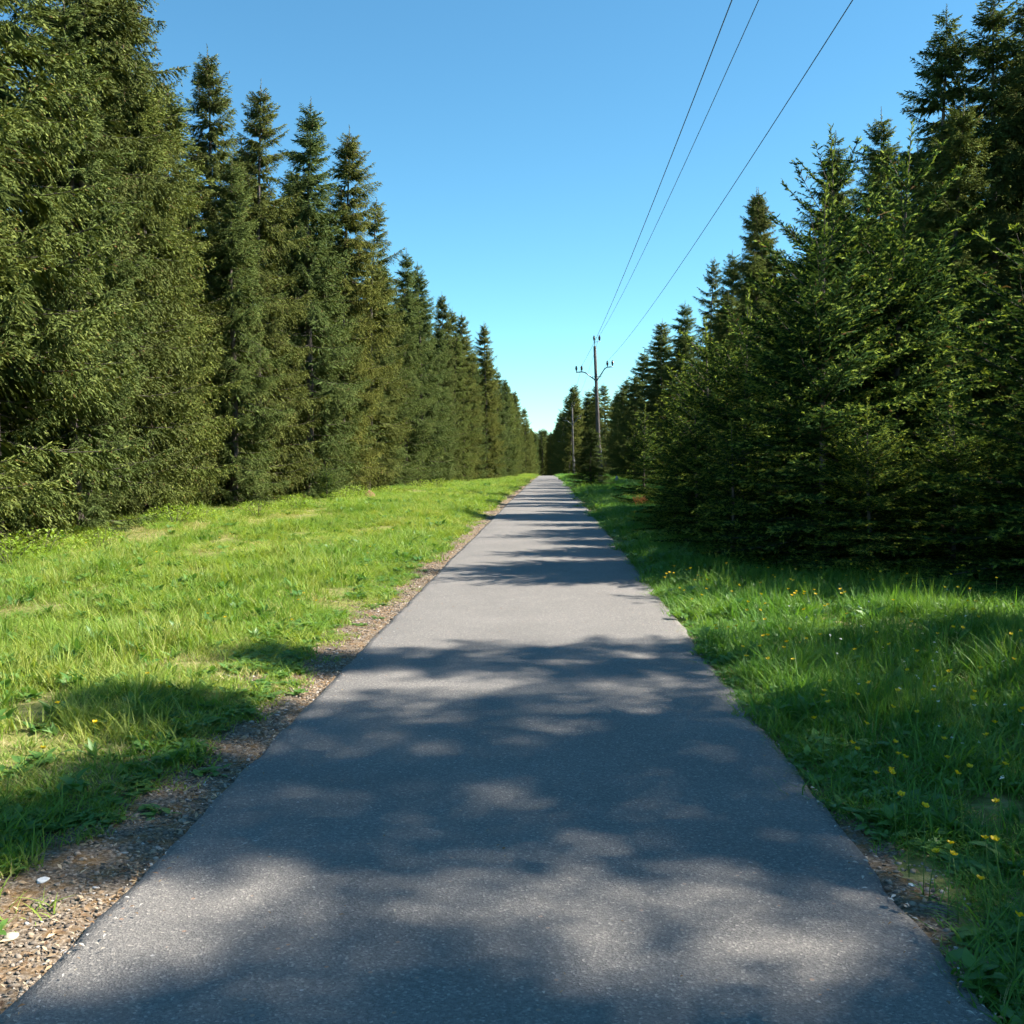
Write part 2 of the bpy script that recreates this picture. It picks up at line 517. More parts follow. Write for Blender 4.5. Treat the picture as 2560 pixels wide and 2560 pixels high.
def spruce(seed, H, Rmax, base, whorl, nb, droop, pend, young=False, inner=11, power=0.8, shoot=0.13, step=0.085, tw_step=0.1, sparse=0.0, cones=0, needles=False):
    """returns crown, trunk, dead branches and cones meshes of one Norway spruce standing at the origin"""
    rng = np.random.default_rng(seed)
    tO, tD, tL, tG, tTip = [], [], [], [], []     # twigs
    iO, iD, iL = [], [], []                       # coarse inner boughs, added to darken the crown
    wood = MB()
    conesP = []
    z = base
    sway = rng.normal(0, 0.02, 2)
    def axis(zz):
        return np.array([sway[0] * zz + 0.06 * math.sin(zz * 0.5 + seed), sway[1] * zz + 0.05 * math.cos(zz * 0.43 + seed), zz]) - np.array([0.06 * math.sin(seed), 0.05 * math.cos(seed), 0])
    phase = rng.uniform(0, 6.28)
    lobes = rng.uniform(0.78, 1.15, 7)
    top_gap = 0.5 if not young else 0.13 * H
    while z < H - top_gap:
        t = (H - z) / H
        n = max(3, int(round(nb * (0.75 + 0.5 * rng.random()))))
        if young and t < 0.34: n = 5
        for k in range(n):
            if rng.random() < sparse * min(1, max(0.0, t - 0.2) * 4): continue
            a = phase + 2 * math.pi * k / n + rng.normal(0, 0.22)
            zz = z + rng.normal(0, whorl * (0.28 if not (young and t < 0.34) else 0.04))
            if zz > H - top_gap * 0.8: continue
            t = (H - zz) / H
            lob = lobes[int((a % 6.2832) / 6.2832 * 6.99)]
            L = Rmax * (1 - math.exp(-(H - zz) / (power * 7.5))) * (1.0 if t < 0.8 else 1.0 - 0.2 * (t - 0.8) / 0.2) * lob * rng.uniform(0.6, 1.15) + 0.07
            if young: L = Rmax * (max(0.0, t - 0.08) ** power) * rng.uniform(0.8, 1.06) + 0.16
            if young:
                e0 = 1.15 - 1.35 * min(1, (t - 0.1) * 1.5) + rng.normal(0, 0.1); e1 = 0.12
            else:
                e0 = (0.5 - 2.2 * t) if t < 0.3 else (-0.16 - droop * (t - 0.3)); e0 += rng.normal(0, 0.14)
                e1 = 0.30 * min(1, t * 2.5) + rng.normal(0, 0.06)
            d = np.array([math.cos(a), math.sin(a), 0]); pz = np.array([-d[1], d[0], 0])
            bend = rng.normal(0, 0.10)
            o = axis(zz)
            def P(s, o=o, d=d, pz=pz, L=L, e0=e0, e1=e1, bend=bend):
                s = np.asarray(s, float)[..., None]
                q = o + d * L * s + pz * L * bend * s * s
                q = q + np.array([0, 0, 1.0]) * L * (e0 * s + e1 * s * s)
                return q
            ss = np.linspace(0, 1, 5)
            pts = P(ss)
            # keep it off the ground
            pts[:, 2] = np.maximum(pts[:, 2], 0.08)
            r0 = 0.005 + 0.006 * L
            wood.tube(pts, np.linspace(r0, 0.003, 5), 3, False)
            s0 = 0.06 if young else min(0.38, 0.03 + 0.8 * t)
            m = max(2, int((1 - s0) * L / tw_step))
            sj = np.repeat(np.linspace(s0, 0.985, m), 2) + rng.normal(0, 0.01, 2 * m)
            side = np.tile([1.0, -1.0], m)
            pj = P(sj)
            tang = unit(P(sj + 0.02) - P(sj - 0.02))
            lmax = np.clip(0.36 * L, 0.13, 0.45) if young else np.clip(0.30 * L + 0.10, 0.12, 0.78)
            f = np.clip(0.55 + (sj - s0) / (1 - s0) * 1.6, 0, 1) * np.clip((1.06 - sj) / 0.6, 0.22, 1)
            lj = lmax * f * rng.uniform(0.65, 1.2, 2 * m) + 0.03
            sp = rng.normal(0.9 if young else 0.8, 0.14, 2 * m)
            dj = tang * np.cos(sp)[:, None] + side[:, None] * pz * np.sin(sp)[:, None]
            pe = pend * rng.uniform(0.3, 1.5, 2 * m) * (0.25 + 0.75 * min(1.0, t * 2))
            dj[:, 2] -= pe * (0.55 if young else 0.9)
            if young: dj[:, 2] += 0.12
            dj = unit(dj)
            tO.append(pj); tD.append(dj); tL.append(lj); tG.append(pe * 0.7); tTip.append(np.clip(sj, 0, 1))
            # coarse cards for inner boughs, added to block light and hide the trunk
            if not young:
                ni = max(2, int(L * inner * (1.9 if t < 0.45 else 1.0)))
                si = rng.uniform(0.02, 0.5, ni)
                di = d * 0.55 + pz * rng.normal(0, 0.75, ni)[:, None]
                di[:, 2] -= rng.uniform(0.1, 0.9, ni)
                iO.append(P(si)); iD.append(unit(di)); iL.append(np.minimum(0.15 + 0.16 * L, 0.45) * rng.uniform(0.6, 1.2, ni))
            # short shoots standing on top of the branch
            mt = max(2, int((1 - s0) * L / (0.05 if not young else 0.06)))
            st_ = rng.uniform(s0 * 0.6, 0.98, mt)
            tg = unit(P(st_ + 0.02) - P(st_ - 0.02))
            dt_ = tg * 0.8 + pz * rng.normal(0, 0.5, mt)[:, None]; dt_[:, 2] += rng.uniform(0.0, 0.5, mt)
            tO.append(P(st_)); tD.append(unit(dt_)); tL.append(np.full(mt, 0.07)); tG.append(np.zeros(mt)); tTip.append(st_)
            # end of the branch
            tO.append(P(np.array([0.93]))); tD.append(unit(P(np.array([1.0])) - P(np.array([0.93])))); tL.append(np.array([0.07 * L + 0.10])); tG.append(np.array([0.05])); tTip.append(np.array([1.0]))
            if cones and t < 0.42 and rng.random() < 0.5:
                for _ in range(rng.integers(1, 1 + cones)):
                    conesP.append(P(np.array([rng.uniform(0.45, 1.0)]))[0] + rng.normal(0, 0.06, 3))
        phase += 0.9
        tz = (H - z) / H
        z += whorl * (0.8 + 0.4 * rng.random()) * ((1.0 if tz > 0.34 else 1.7) if young else (1.0 if tz > 0.15 else 0.55))
    # the leader
    nl = 1 if not young else 1
    O = np.vstack(tO); D = np.vstack(tD); Lw = np.concatenate(tL); G = np.concatenate(tG); TP = np.concatenate(tTip)
    # shoots along the twigs
    cnt = np.maximum(1, np.ceil(Lw / step)).astype(int)
    idx = np.repeat(np.arange(len(Lw)), cnt)
    first = np.cumsum(cnt) - cnt
    u = (np.arange(len(idx)) - first[idx] + rng.uniform(0.2, 0.8, len(idx))) / cnt[idx]
    o = O[idx] + D[idx] * (Lw[idx] * u)[:, None]
    o[:, 2] -= (G[idx] * Lw[idx] * u * u) * 0.8
    lat = unit(np.cross(D[idx], np.array([0, 0, 1.0]))) * np.where((np.arange(len(idx)) % 2) == 0, 1, -1)[:, None]
    fwd = rng.uniform(0.35, 1.0, len(idx)) + (0 if young else 0.7)
    d = D[idx] * fwd[:, None] + lat * ((0.75 if young else 0.5) * (1 - u * 0.5))[:, None] + rng.normal(0, 0.25 if young else 0.16, (len(idx), 3))
    d[:, 2] -= G[idx] * (0.5 + 0.8 * rng.random(len(idx))) 
    d = unit(d)
    ln = shoot * rng.uniform(0.6, 1.35, len(idx)) * (1 - 0.25 * u)
    tip = ((u > (0.4 if young else 0.55)) & (rng.random(len(idx)) < (0.25 + 0.6 * TP[idx] ** 2 + (0.15 if young else 0)))).astype(float) * rng.uniform(0.3, 1.0, len(idx))
    # twig axes as shoots as well
    o2 = O; d2 = D; l2 = Lw
    o = np.vstack([o, o2]); d = np.vstack([d, d2]); ln = np.concatenate([ln, l2])
    tip = np.concatenate([tip, np.zeros(len(l2))])
    axis_flag = np.concatenate([np.zeros(len(idx)), np.ones(len(l2))])
    # leader shoots
    zt = np.linspace(H - 1.3 if not young else H * 0.8, H - 0.04, 60)
    lo = np.array([axis(q) for q in zt]); la = rng.uniform(0, 6.28, len(zt))
    ld = unit(np.stack([np.cos(la), np.sin(la), np.full(len(zt), 1.1)], -1))
    o = np.vstack([o, lo]); d = np.vstack([d, ld])
    ln = np.concatenate([ln, (np.linspace(0.16, 0.06, len(zt)) if not young else np.full(len(zt), 0.07))])
    tip = np.concatenate([tip, np.full(len(zt), 0.7)]); axis_flag = np.concatenate([axis_flag, np.zeros(len(zt))])
    if iO:
        io, idr, il = np.vstack(iO), np.vstack(iD), np.concatenate(iL)
        o = np.vstack([o, io]); d = np.vstack([d, idr]); ln = np.concatenate([ln, il])
        tip = np.concatenate([tip, np.zeros(len(il))]); axis_flag = np.concatenate([axis_flag, np.full(len(il), 2.0)])
    n = len(ln)
    o[:, 2] = np.maximum(o[:, 2], 0.04)
    e = o + d * ln[:, None]
    e[:, 2] = np.maximum(e[:, 2], 0.02)
    ref = rng.normal(0, 1, (n, 3))
    uu = unit(np.cross(d, ref)); vv = unit(np.cross(d, uu))
    # every shoot of a twig turns its needles the same way: outwards and up
    rv = rng.normal(0, 1, (len(Lw), 3))
    rvs = np.vstack([rv[idx], rv, rng.normal(0, 1, (n - len(idx) - len(Lw), 3))])
    zc = np.clip(o[:, 2], 0, H)
    ax_ = np.stack([sway[0] * zc + 0.06 * np.sin(zc * 0.5 + seed) - 0.06 * math.sin(seed), sway[1] * zc + 0.05 * np.cos(zc * 0.43 + seed) - 0.05 * math.cos(seed)], -1)
    rad_ = np.concatenate([unit(o[:, :2] - ax_), np.zeros((n, 1))], 1)
    nrm = unit(rad_ * 0.7 + np.array([0, 0, 0.42]) + (0.42 if not young else 0.5) * rvs + (0.10 if not young else 0.2) * rng.normal(0, 1, (n, 3)))
    uu *= np.where(np.sum(np.cross(uu, d) * nrm, 1) < 0, -1.0, 1.0)[:, None]
    vv *= np.where(np.sum(np.cross(vv, d) * nrm, 1) < 0, -1.0, 1.0)[:, None]
    w = np.clip(ln * 0.17, 0.009, 0.0105 if young else 0.0135) * rng.uniform(0.8, 1.25, n)
    w = np.where(axis_flag == 1, 0.008, np.where(axis_flag == 2, ln * 0.1, w))
    mid = o + (e - o) * rng.uniform(0.35, 0.6, n)[:, None]
    rnd = rng.random(n)
    brown = (rng.random(n) < (0.015 if young else 0.02)).astype(float) * (axis_flag < 2)
    nvp = 6 if young else 4
    if young:
        verts = np.stack([o, e, mid + uu * w[:, None], mid - uu * w[:, None], mid + vv * w[:, None], mid - vv * w[:, None]], 1)
        b = (np.arange(n) * 6)[:, None]
        tris = np.concatenate([b + np.array([0, 2, 1]), b + np.array([0, 1, 3]), b + np.array([0, 4, 1]), b + np.array([0, 1, 5])], 0)
    else:
        verts = np.stack([o, e, mid + uu * w[:, None], mid - uu * w[:, None] + vv * (0.6 * w)[:, None]], 1)
        b = (np.arange(n) * 4)[:, None]
        tris = np.concatenate([b + np.array([0, 2, 1]), b + np.array([0, 1, 3])], 0)
    A = {"rnd": np.repeat(rnd, nvp), "tip": np.repeat(tip, nvp), "brown": np.repeat(brown, nvp)}
    NR = np.repeat(nrm, nvp, 0)
    verts = verts.reshape(-1, 3)
    if needles:
        # single needle tufts standing off every shoot
        k = 7
        sh = np.repeat(np.arange(n), k)
        uu_ = np.tile((np.arange(k) + 0.5) / k, n) + rng.normal(0, 0.05, n * k)
        ang = rng.uniform(0, 6.283, n * k)
        no = o[sh] + (e - o)[sh] * uu_[:, None]
        nd = unit(d[sh] * 0.75 + uu[sh] * np.cos(ang)[:, None] + vv[sh] * np.sin(ang)[:, None])
        nlen = rng.uniform(0.02, 0.032, n * k)
        nw = unit(np.cross(nd, rng.normal(0, 1, (n * k, 3)))) * 0.0042
        nw *= np.where(np.sum(np.cross(nw, nd) * nrm[sh], 1) < 0, -1.0, 1.0)[:, None]
        NR = np.vstack([NR, np.repeat(nrm[sh], 3, 0)])
        nv = np.stack([no - nw, no + nw, no + nd * nlen[:, None]], 1).reshape(-1, 3)
        b0 = len(verts)
        verts = np.vstack([verts, nv])
        tris = np.vstack([tris, b0 + np.arange(n * k * 3).reshape(-1, 3)])
        for key in A:
            src = {"rnd": rnd, "tip": tip, "brown": brown}[key]
            A[key] = np.concatenate([A[key], np.repeat(src[sh], 3)])
    trunk = MB()
    zs = np.concatenate([[-0.25, 0.0, 0.25], np.linspace(0.8, H - 0.02, 16)])
    r0 = 0.0105 * H + 0.02 if not young else 0.0085 * H + 0.01
    rad = r0 * np.clip(1 - np.clip(zs, 0, H) / H, 0.012, 1) ** 0.85
    rad[0] *= 1.45; rad[1] *= 1.3
    trunk.tube(np.array([axis(max(q, 0)) + (0, 0, min(q, 0)) for q in zs]), rad, 9)
    cm = None
    if cones and conesP:
        mb = MB()
        for c in conesP:
            l = rng.uniform(0.09, 0.14)
            mb.lathe([(0.001, 0), (0.02, -0.2 * l), (0.023, -0.55 * l), (0.001, -l)], 5, c)
        cm = mb
    return (verts, tris, A, NR), trunk, wood, cm

def tree_proto(name, mat, **kw):
    crown, trunk, wood, cm = spruce(**kw)
    p = {}
    p["crown"] = mesh_np(name + "_crown", crown[0], crown[1], [mat], True, crown[2])
    p["crown"].normals_split_custom_set_from_vertices(crown[3].astype(np.float32))
    p["trunk"] = trunk.mesh(name + "_trunk", M_BARK, True)
    p["branches"] = wood.mesh(name + "_branches", M_TWIG, True)
    if cm is not None:
        p["cones"] = cm.mesh(name + "_cones", M_CONE, True)
    p["H"] = kw["H"]
    return p

TALL = [
    tree_proto("ta", M_TALL, seed=11, H=16.0, Rmax=2.65, base=0.5, whorl=0.50, nb=9, sparse=0.16, droop=0.30, pend=0.8, cones=3, power=0.68, shoot=0.088, step=0.031, tw_step=0.05),
    tree_proto("tb", M_TALL_G, seed=12, H=15.0, Rmax=2.75, base=0.3, whorl=0.48, nb=9, sparse=0.16, droop=0.25, pend=0.6, cones=0, power=0.72, shoot=0.088, step=0.031, tw_step=0.05),
    tree_proto("tc", M_TALL, seed=13, H=17.0, Rmax=2.5, base=0.6, whorl=0.52, nb=9, sparse=0.16, droop=0.35, pend=0.95, cones=4, power=0.64, shoot=0.088, step=0.031, tw_step=0.05),
    tree_proto("td", M_TALL_G, seed=14, H=14.0, Rmax=2.65, base=0.25, whorl=0.47, nb=9, sparse=0.16, droop=0.22, pend=0.7, power=0.72, shoot=0.088, step=0.031, tw_step=0.05),
    tree_proto("te", M_TALL, seed=15, H=16.5, Rmax=2.4, base=1.1, whorl=0.56, nb=7, sparse=0.16, droop=0.35, pend=0.8, cones=2, power=0.64, shoot=0.088, step=0.031, tw_step=0.05),
]
AIRY = tree_proto("tf", M_TALL_G, seed=16, H=16.0, Rmax=2.5, base=1.5, whorl=0.52, nb=8, droop=0.30, pend=0.9, sparse=0.44, inner=5, power=0.62, shoot=0.09, step=0.036, tw_step=0.055)
YOUNG = [
    tree_proto("ya", M_YOUNG, seed=21, H=6.0, Rmax=1.9, base=0.14, whorl=0.30, nb=9, droop=0, pend=0.14, young=True, power=0.66, shoot=0.078, step=0.062, tw_step=0.07, needles=True),
    tree_proto("yb", M_YOUNG, seed=22, H=5.4, Rmax=1.75, base=0.12, whorl=0.28, nb=9, droop=0, pend=0.16, young=True, power=0.62, shoot=0.078, step=0.062, tw_step=0.07, needles=True),
    tree_proto("yc", M_YOUNG, seed=23, H=4.4, Rmax=1.3, base=0.10, whorl=0.30, nb=8, droop=0, pend=0.12, young=True, power=0.7, shoot=0.078, step=0.062, tw_step=0.08, needles=True),
]

def put_tree(name, proto, x, y, h, rz, label, cat, group=None, wide=1.0, parts=("trunk", "branches", "crown", "cones"), lean=(0, 0)):
    s = h / proto["H"]
    sr = s * wide
    e = empty(name, (x, y, float(gz(x, y))), rz, (sr, sr, s))
    e.rotation_euler = (lean[0], lean[1], rz)
    for k in parts:
        if k in proto:
            o = bpy.data.objects.new(k, proto[k])
            o.parent = e
            COL.objects.link(o)
            if k in ("cones", "branches"):
                o["kind"] = "stuff"
    tag(e, label, cat, group)
    return e

rt = random.Random(5)
ORD = 'first second third fourth fifth sixth seventh eighth ninth tenth eleventh twelfth thirteenth fourteenth fifteenth sixteenth seventeenth eighteenth'.split()
# --- left forest edge: trees whose tops show against the sky, from the camera outwards
LEFT_TOPS = [
    # x, y, h, proto, wide, label
    (-10.6, 19.2, 16.0, 3, 0.9, "huge spruce at the left picture edge, its top cut off"),
    (-11.3, 24.5, 17.5, 0, 0.9, "huge dense spruce second from the left picture edge, top cut off"),
    (-12.0, 31.6, 16.2, 2, 0.95, "dark spruce whose tip just reaches the top picture edge"),
    (-12.1, 37.0, 16.1, 2, 0.9, "brownish cone-laden spruce, first full tip from the left"),
    (-11.4, 39.5, 16.2, 0, 0.85, "brownish spruce, second full tip from the left"),
    (-10.2, 43.0, 16.7, 1, 0.92, "spruce with a sharp dark tip, tallest of the middle left row"),
    (-9.9, 48.0, 16.9, 2, 0.95, "spruce just beyond the sharp dark tip on the left row"),
    (-9.5, 53.0, 15.2, 4, 1.0, "spruce with ragged drooping boughs on the right flank of the left row"),
    (-8.8, 62.0, 14.5, 1, 0.85, "slim spruce, nearer of the paired tips on the left row"),
    (-8.2, 66.0, 14.5, 3, 0.85, "slim spruce, farther of the paired tips on the left row"),
    (-8.0, 78.0, 14.4, 2, 0.85, "slender spruce tip third from the far end of the left row"),
    (-7.2, 86.0, 14.3, 0, 0.8, "slender spruce tip second from the far end of the left row"),
    (-5.7, 93.0, 14.6, 2, 0.85, "dark pointed spruce at the far end of the left row"),
]
LEFT_TOPS = [(a, b, c, k, w * 1.0, l) for a, b, c, k, w, l in LEFT_TOPS]
for x, y, h, k, w, lab in LEFT_TOPS:
    put_tree("spruce_tree", TALL[k], x, y, h, rt.uniform(0, 6.28), lab, "spruce tree", "spruces along the left forest edge", w)
# --- left: lower front trees filling the edge
for nl_, (x, y, h, k, w) in enumerate([(-10.4, 15.2, 13.0, 1, 1.05), (-10.2, 21.8, 11.5, 1, 0.95), (-10.9, 27.6, 12.6, 3, 0.98), (-10.6, 34.0, 11.8, 1, 0.98), (-10.3, 46.0, 12.0, 3, 1.0),
                      (-9.6, 57.0, 12.2, 1, 1.05), (-9.0, 71.0, 12.0, 3, 1.05), (-8.2, 74.5, 11.6, 1, 1.0), (-7.7, 82.0, 12.2, 3, 1.0), (-6.9, 90.0, 11.5, 1, 1.0),
                      (-5.9, 99.0, 11.6, 3, 0.95), (-5.4, 105.0, 11.2, 1, 0.9), (-5.0, 111.0, 11.0, 3, 0.9), (-4.9, 118.0, 10.8, 1, 0.9), (-4.9, 126.0, 10.5, 3, 0.9),
                      (-4.9, 135.0, 10.5, 0, 0.9), (-5.0, 145.0, 10.5, 1, 0.9)]):
    put_tree("spruce_tree", TALL[k], x, y, h, rt.uniform(0, 6.28), ORD[nl_] + " lower bushy spruce from the camera along the left forest edge", "spruce tree", "lower spruces in the left forest edge", w)
for x, y, h, k, w in [(-12.9, 28.4, 15.2, 1, 1.0), (-12.7, 34.4, 14.4, 3, 1.05), (-12.3, 42.2, 14.8, 1, 1.05), (-11.6, 45.6, 14.9, 0, 1.05), (-11.2, 50.6, 14.6, 3, 1.05), (-10.4, 56.6, 14.2, 2, 1.05), (-10.0, 60.2, 13.6, 1, 1.0), (-9.4, 69.0, 13.4, 3, 1.0)]:
    put_tree("spruce_tree", TALL[k], x, y, h, rt.uniform(0, 6.28), "tall spruce filling a notch between two left edge tips from behind", "spruce tree", "spruces between the left edge tips", w)
# --- left: rows behind
for row, off in enumerate((3.4, 7.2)):
    y = 8.0 + row * 1.7
    while y < 170:
        xe = np.interp(y, [0, 50, 62, 93, 130, 200], [-11.6, -11.2, -9.6, -7.0, -5.6, -5.6])
        x = xe - off + rt.uniform(-0.8, 0.8)
        put_tree("spruce_tree", TALL[rt.randrange(5)], x, y, rt.uniform(13.0, 16.2), rt.uniform(0, 6.28), "tall spruce standing inside the left forest behind the edge row", "spruce tree", "spruces inside the left forest", rt.uniform(0.9, 1.12), ("trunk", "crown"))
        y += rt.uniform(3.0, 4.6) + row * 0.5 + y * 0.012

# --- right: tall trees that show against the sky
RIGHT_TOPS = [
    (12.7, 30.0, 15.2, 1, 1.0, "tallest spruce at the right, tip at the top picture edge"),
    (11.6, 31.5, 15.0, 3, 0.95, "second tallest spruce at the right, beside the tallest one"),
    (11.9, 38.0, 14.3, 1, 0.85, "dark spruce tip behind the long bare leaders of the young spruces"),
    (10.6, 40.0, 14.3, 3, 0.9, "dark spruce with a rounded tip behind the leftmost long leader"),
    (10.4, 48.0, 14.1, 2, 0.9, "dark spruce, right one of the twin tips over the young thicket"),
    (10.1, 50.0, 14.7, 0, 0.85, "dark spruce, left one of the twin tips over the young thicket"),
    (10.2, 58.0, 13.4, 3, 0.95, "dark spruce on the right row between twin tips and the slim tip"),
    (9.7, 64.0, 14.1, 4, 0.85, "slim thin spruce tip standing free above the right row"),
    (9.6, 75.0, 13.4, 1, 1.1, "rounded dark spruce left of the slim free tip on the right row"),
    (9.3, 90.0, 14.2, 0, 1.2, "rounded spruce farther down the right row near the pole"),
    (8.9, 101.0, 12.8, 1, 1.25, "low dark spruce at the right row just right of the pole"),
    (8.3, 112.0, 11.0, 3, 1.3, "last dark spruce of the right row, closest beside the pole"),
]
for x, y, h, k, w, lab in RIGHT_TOPS:
    put_tree("spruce_tree", TALL[k], x, y, h, rt.uniform(0, 6.28), lab, "spruce tree", "spruces along the right forest edge", w)
for nl_, (x, y, h, k, w) in enumerate([(9.3, 24.4, 10.0, 1, 1.05), (9.9, 28.4, 10.2, 3, 1.0), (9.6, 33.6, 10.0, 1, 1.0), (9.0, 44.5, 10.5, 3, 1.1), (9.2, 54.0, 10.5, 1, 1.1), (8.9, 69.0, 10.5, 3, 1.1),
                      (8.9, 82.0, 12.0, 1, 1.15), (7.9, 96.0, 9.8, 3, 1.2), (7.7, 106.0, 9.4, 1, 1.25), (9.6, 120.0, 9.0, 1, 1.1), (9.8, 130.0, 9.0, 3, 1.1), (10.2, 141.0, 9.0, 1, 1.1), (10.5, 152.0, 9.0, 3, 1.1)]):
    put_tree("spruce_tree", TALL[k], x, y, h, rt.uniform(0, 6.28), ORD[nl_] + " lower shaded spruce from the camera along the right forest edge", "spruce tree", "lower spruces in the right forest edge", w)
for row, off in enumerate((3.4, 7.4)):
    y = 17.0 + row * 1.3
    while y < 175:
        xe = np.interp(y, [0, 60, 112, 160], [12.0, 10.6, 9.4, 10.5])
        x = xe + off + rt.uniform(-0.8, 0.8)
        hh = np.interp(y, [0, 80, 112, 160], [14.6, 13.2, 10.0, 9.5]) + rt.uniform(-0.8, 0.9)
        put_tree("spruce_tree", TALL[rt.randrange(5)], x, y, hh, rt.uniform(0, 6.28), "tall spruce standing inside the right forest behind the edge row", "spruce tree", "spruces inside the right forest", rt.uniform(0.9, 1.12), ("trunk", "crown"))
        y += rt.uniform(3.2, 4.8) + row * 0.5 + y * 0.012
# --- right, beside and behind the camera: these shade the near road
for x, y, h, w in [(9.4, 8.8, 12.4, 0.95), (10.6, 7.0, 14.2, 0.9), (9.8, 5.2, 13.8, 0.95), (9.2, 2.6, 13.6, 1.0), (10.6, -0.4, 15.0, 0.95), (9.4, -4.0, 14.5, 1.0),
                   (13.2, 6.2, 15.8, 0.9), (13.2, 3.6, 16.2, 0.95), (13.8, 0.6, 17.0, 1.0), (14.0, -3.4, 17.0, 1.0), (9.8, 11.6, 8.2, 0.9),
                   (14.6, 11.8, 11.0, 0.9), (16.4, 9.0, 13.0, 0.95), (16.8, 15.5, 13.5, 1.0), (13.6, 18.4, 11.0, 0.9)]:
    put_tree("spruce_tree", AIRY, x, y, h, rt.uniform(0, 6.28), "airy spruce beyond the right picture edge shading the near road", "spruce tree", "spruces shading the near road", w, ("trunk", "branches", "crown"))
# --- far forest beyond the crest
far = []
for i in range(17):
    x = rt.uniform(3.6, 19); y = rt.uniform(205, 240)
    far.append((x, y, rt.uniform(17.0, 20.5)))
for i in range(16):
    x = rt.uniform(2.6, 10); y = rt.uniform(265, 330)
    far.append((x, y, rt.uniform(17, 20)))
for i in range(34):
    x = rt.uniform(-19, -5.5); y = rt.uniform(200, 420)
    far.append((x, y, rt.uniform(17.0, 20.0) + (y - 200) * 0.012))
for i in range(40):
    x = rt.uniform(-26, 26); y = rt.uniform(420, 470)
    far.append((x, y, rt.uniform(20, 24)))
for i in range(46):
    far.append((rt.uniform(-17, 12), rt.uniform(470, 520), rt.uniform(23, 27)))
for x, y, h in far:
    if y < 418 and abs(x - float(road_c(y))) < 3.4: continue
    put_tree("spruce_tree", TALL[rt.randrange(5)], x, y, h, rt.uniform(0, 6.28), "distant spruce closing the view beyond the crest of the road", "spruce tree", "distant spruces beyond the crest", rt.uniform(0.9, 1.2), ("trunk", "crown"))

# --- young spruces on the right verge
YOUNGS = [
    (3.85, 14.6, 5.5, 1, 1.0, "young spruce with the leftmost of the three long bare leaders"),
    (4.35, 15.8, 6.7, 0, 0.95, "young spruce with the middle of the three long bare leaders"),
    (5.15, 15.6, 6.75, 0, 1.0, "young spruce with the right of the three long bare leaders"),
    (6.7, 16.4, 2.8, 1, 1.1, "dark young spruce right of the three bare leaders"),
    (5.75, 12.3, 4.7, 2, 1.15, "young spruce with a thin leader at the right picture edge"),
    (7.3, 12.6, 3.9, 1, 1.05, "young spruce half cut by the right picture edge"),
    (3.35, 18.2, 4.6, 1, 1.05, "dark shaded young spruce left of the bare leaders"),
    (4.9, 19.0, 5.4, 0, 1.0, "dark young spruce hidden behind the three bare leaders"),
    (3.45, 22.3, 4.75, 2, 1.1, "young spruce with a forked bare leader over the thicket's left end"),
    (4.6, 23.5, 5.2, 1, 1.0, "dark young spruce inside the thicket behind the forked leader"),
    (3.45, 26.2, 4.3, 2, 1.1, "bright sunlit young spruce next to the forked leader"),
    (6.8, 21.0, 6.2, 0, 1.05, "dark young spruce deep in the right thicket"),
    (6.9, 26.5, 6.4, 0, 1.05, "dark young spruce between the thicket and the tall right row"),
    (4.6, 28.5, 4.6, 1, 1.0, "dark young spruce at the far side of the thicket"),
    (3.3, 35.8, 3.7, 2, 1.05, "small bright young spruce standing free left of the thicket"),
    (4.4, 32.6, 3.4, 1, 1.05, "small dark young spruce between the free bright one and the thicket"),
    (5.8, 39.0, 4.4, 1, 1.0, "young spruce behind the small free bright one"),
    (2.95, 16.6, 2.3, 2, 1.5, "waist-high dark spruce in the thicket's front closest to the road"),
    (4.2, 13.4, 2.4, 1, 1.35, "low spruce in front of the three bare leaders, boughs on the grass"),
    (5.3, 13.6, 2.6, 0, 1.35, "low spruce at the thicket's front, right of the other low one"),
    (6.6, 13.4, 2.9, 1, 1.3, "low spruce at the thicket's front beside the right picture edge"),
    (2.95, 20.3, 3.0, 1, 1.2, "shoulder-high dark spruce at the road side of the thicket"),
    (3.0, 24.6, 2.6, 2, 1.4, "shoulder-high spruce at the thicket's road side, farther one"),
    (7.0, 9.0, 4.9, 1, 1.0, "added young spruce, unseen beyond the right picture edge, farther one shading the verge"),  # this and the next two: out of view, added to deepen the verge shade
    (6.9, 3.4, 4.6, 1, 1.0, "added young spruce, unseen beyond the right picture edge, nearer one shading the verge"),
    (7.0, 1.3, 5.0, 0, 1.0, "added young spruce, unseen beyond the right picture edge, shading the verge beside the viewer"),
    (2.6, 65.0, 3.8, 9, 2.2, "bushy dark conical spruce in front of the utility pole"),
]
for x, y, h, k, w, lab in YOUNGS:
    put_tree("young_spruce", YOUNG[k] if k < 9 else TALL[3], x, y, h, rt.uniform(0, 6.28), lab, "young spruce", "young spruces on the right verge", w, ("trunk", "branches", "crown"))
put_tree("young_spruce", YOUNG[2], -8.2, 37.5, 1.5, 1.0, "knee-high yellow-green spruce seedling at the left forest edge", "young spruce", None, 1.3, ("trunk", "branches", "crown"))

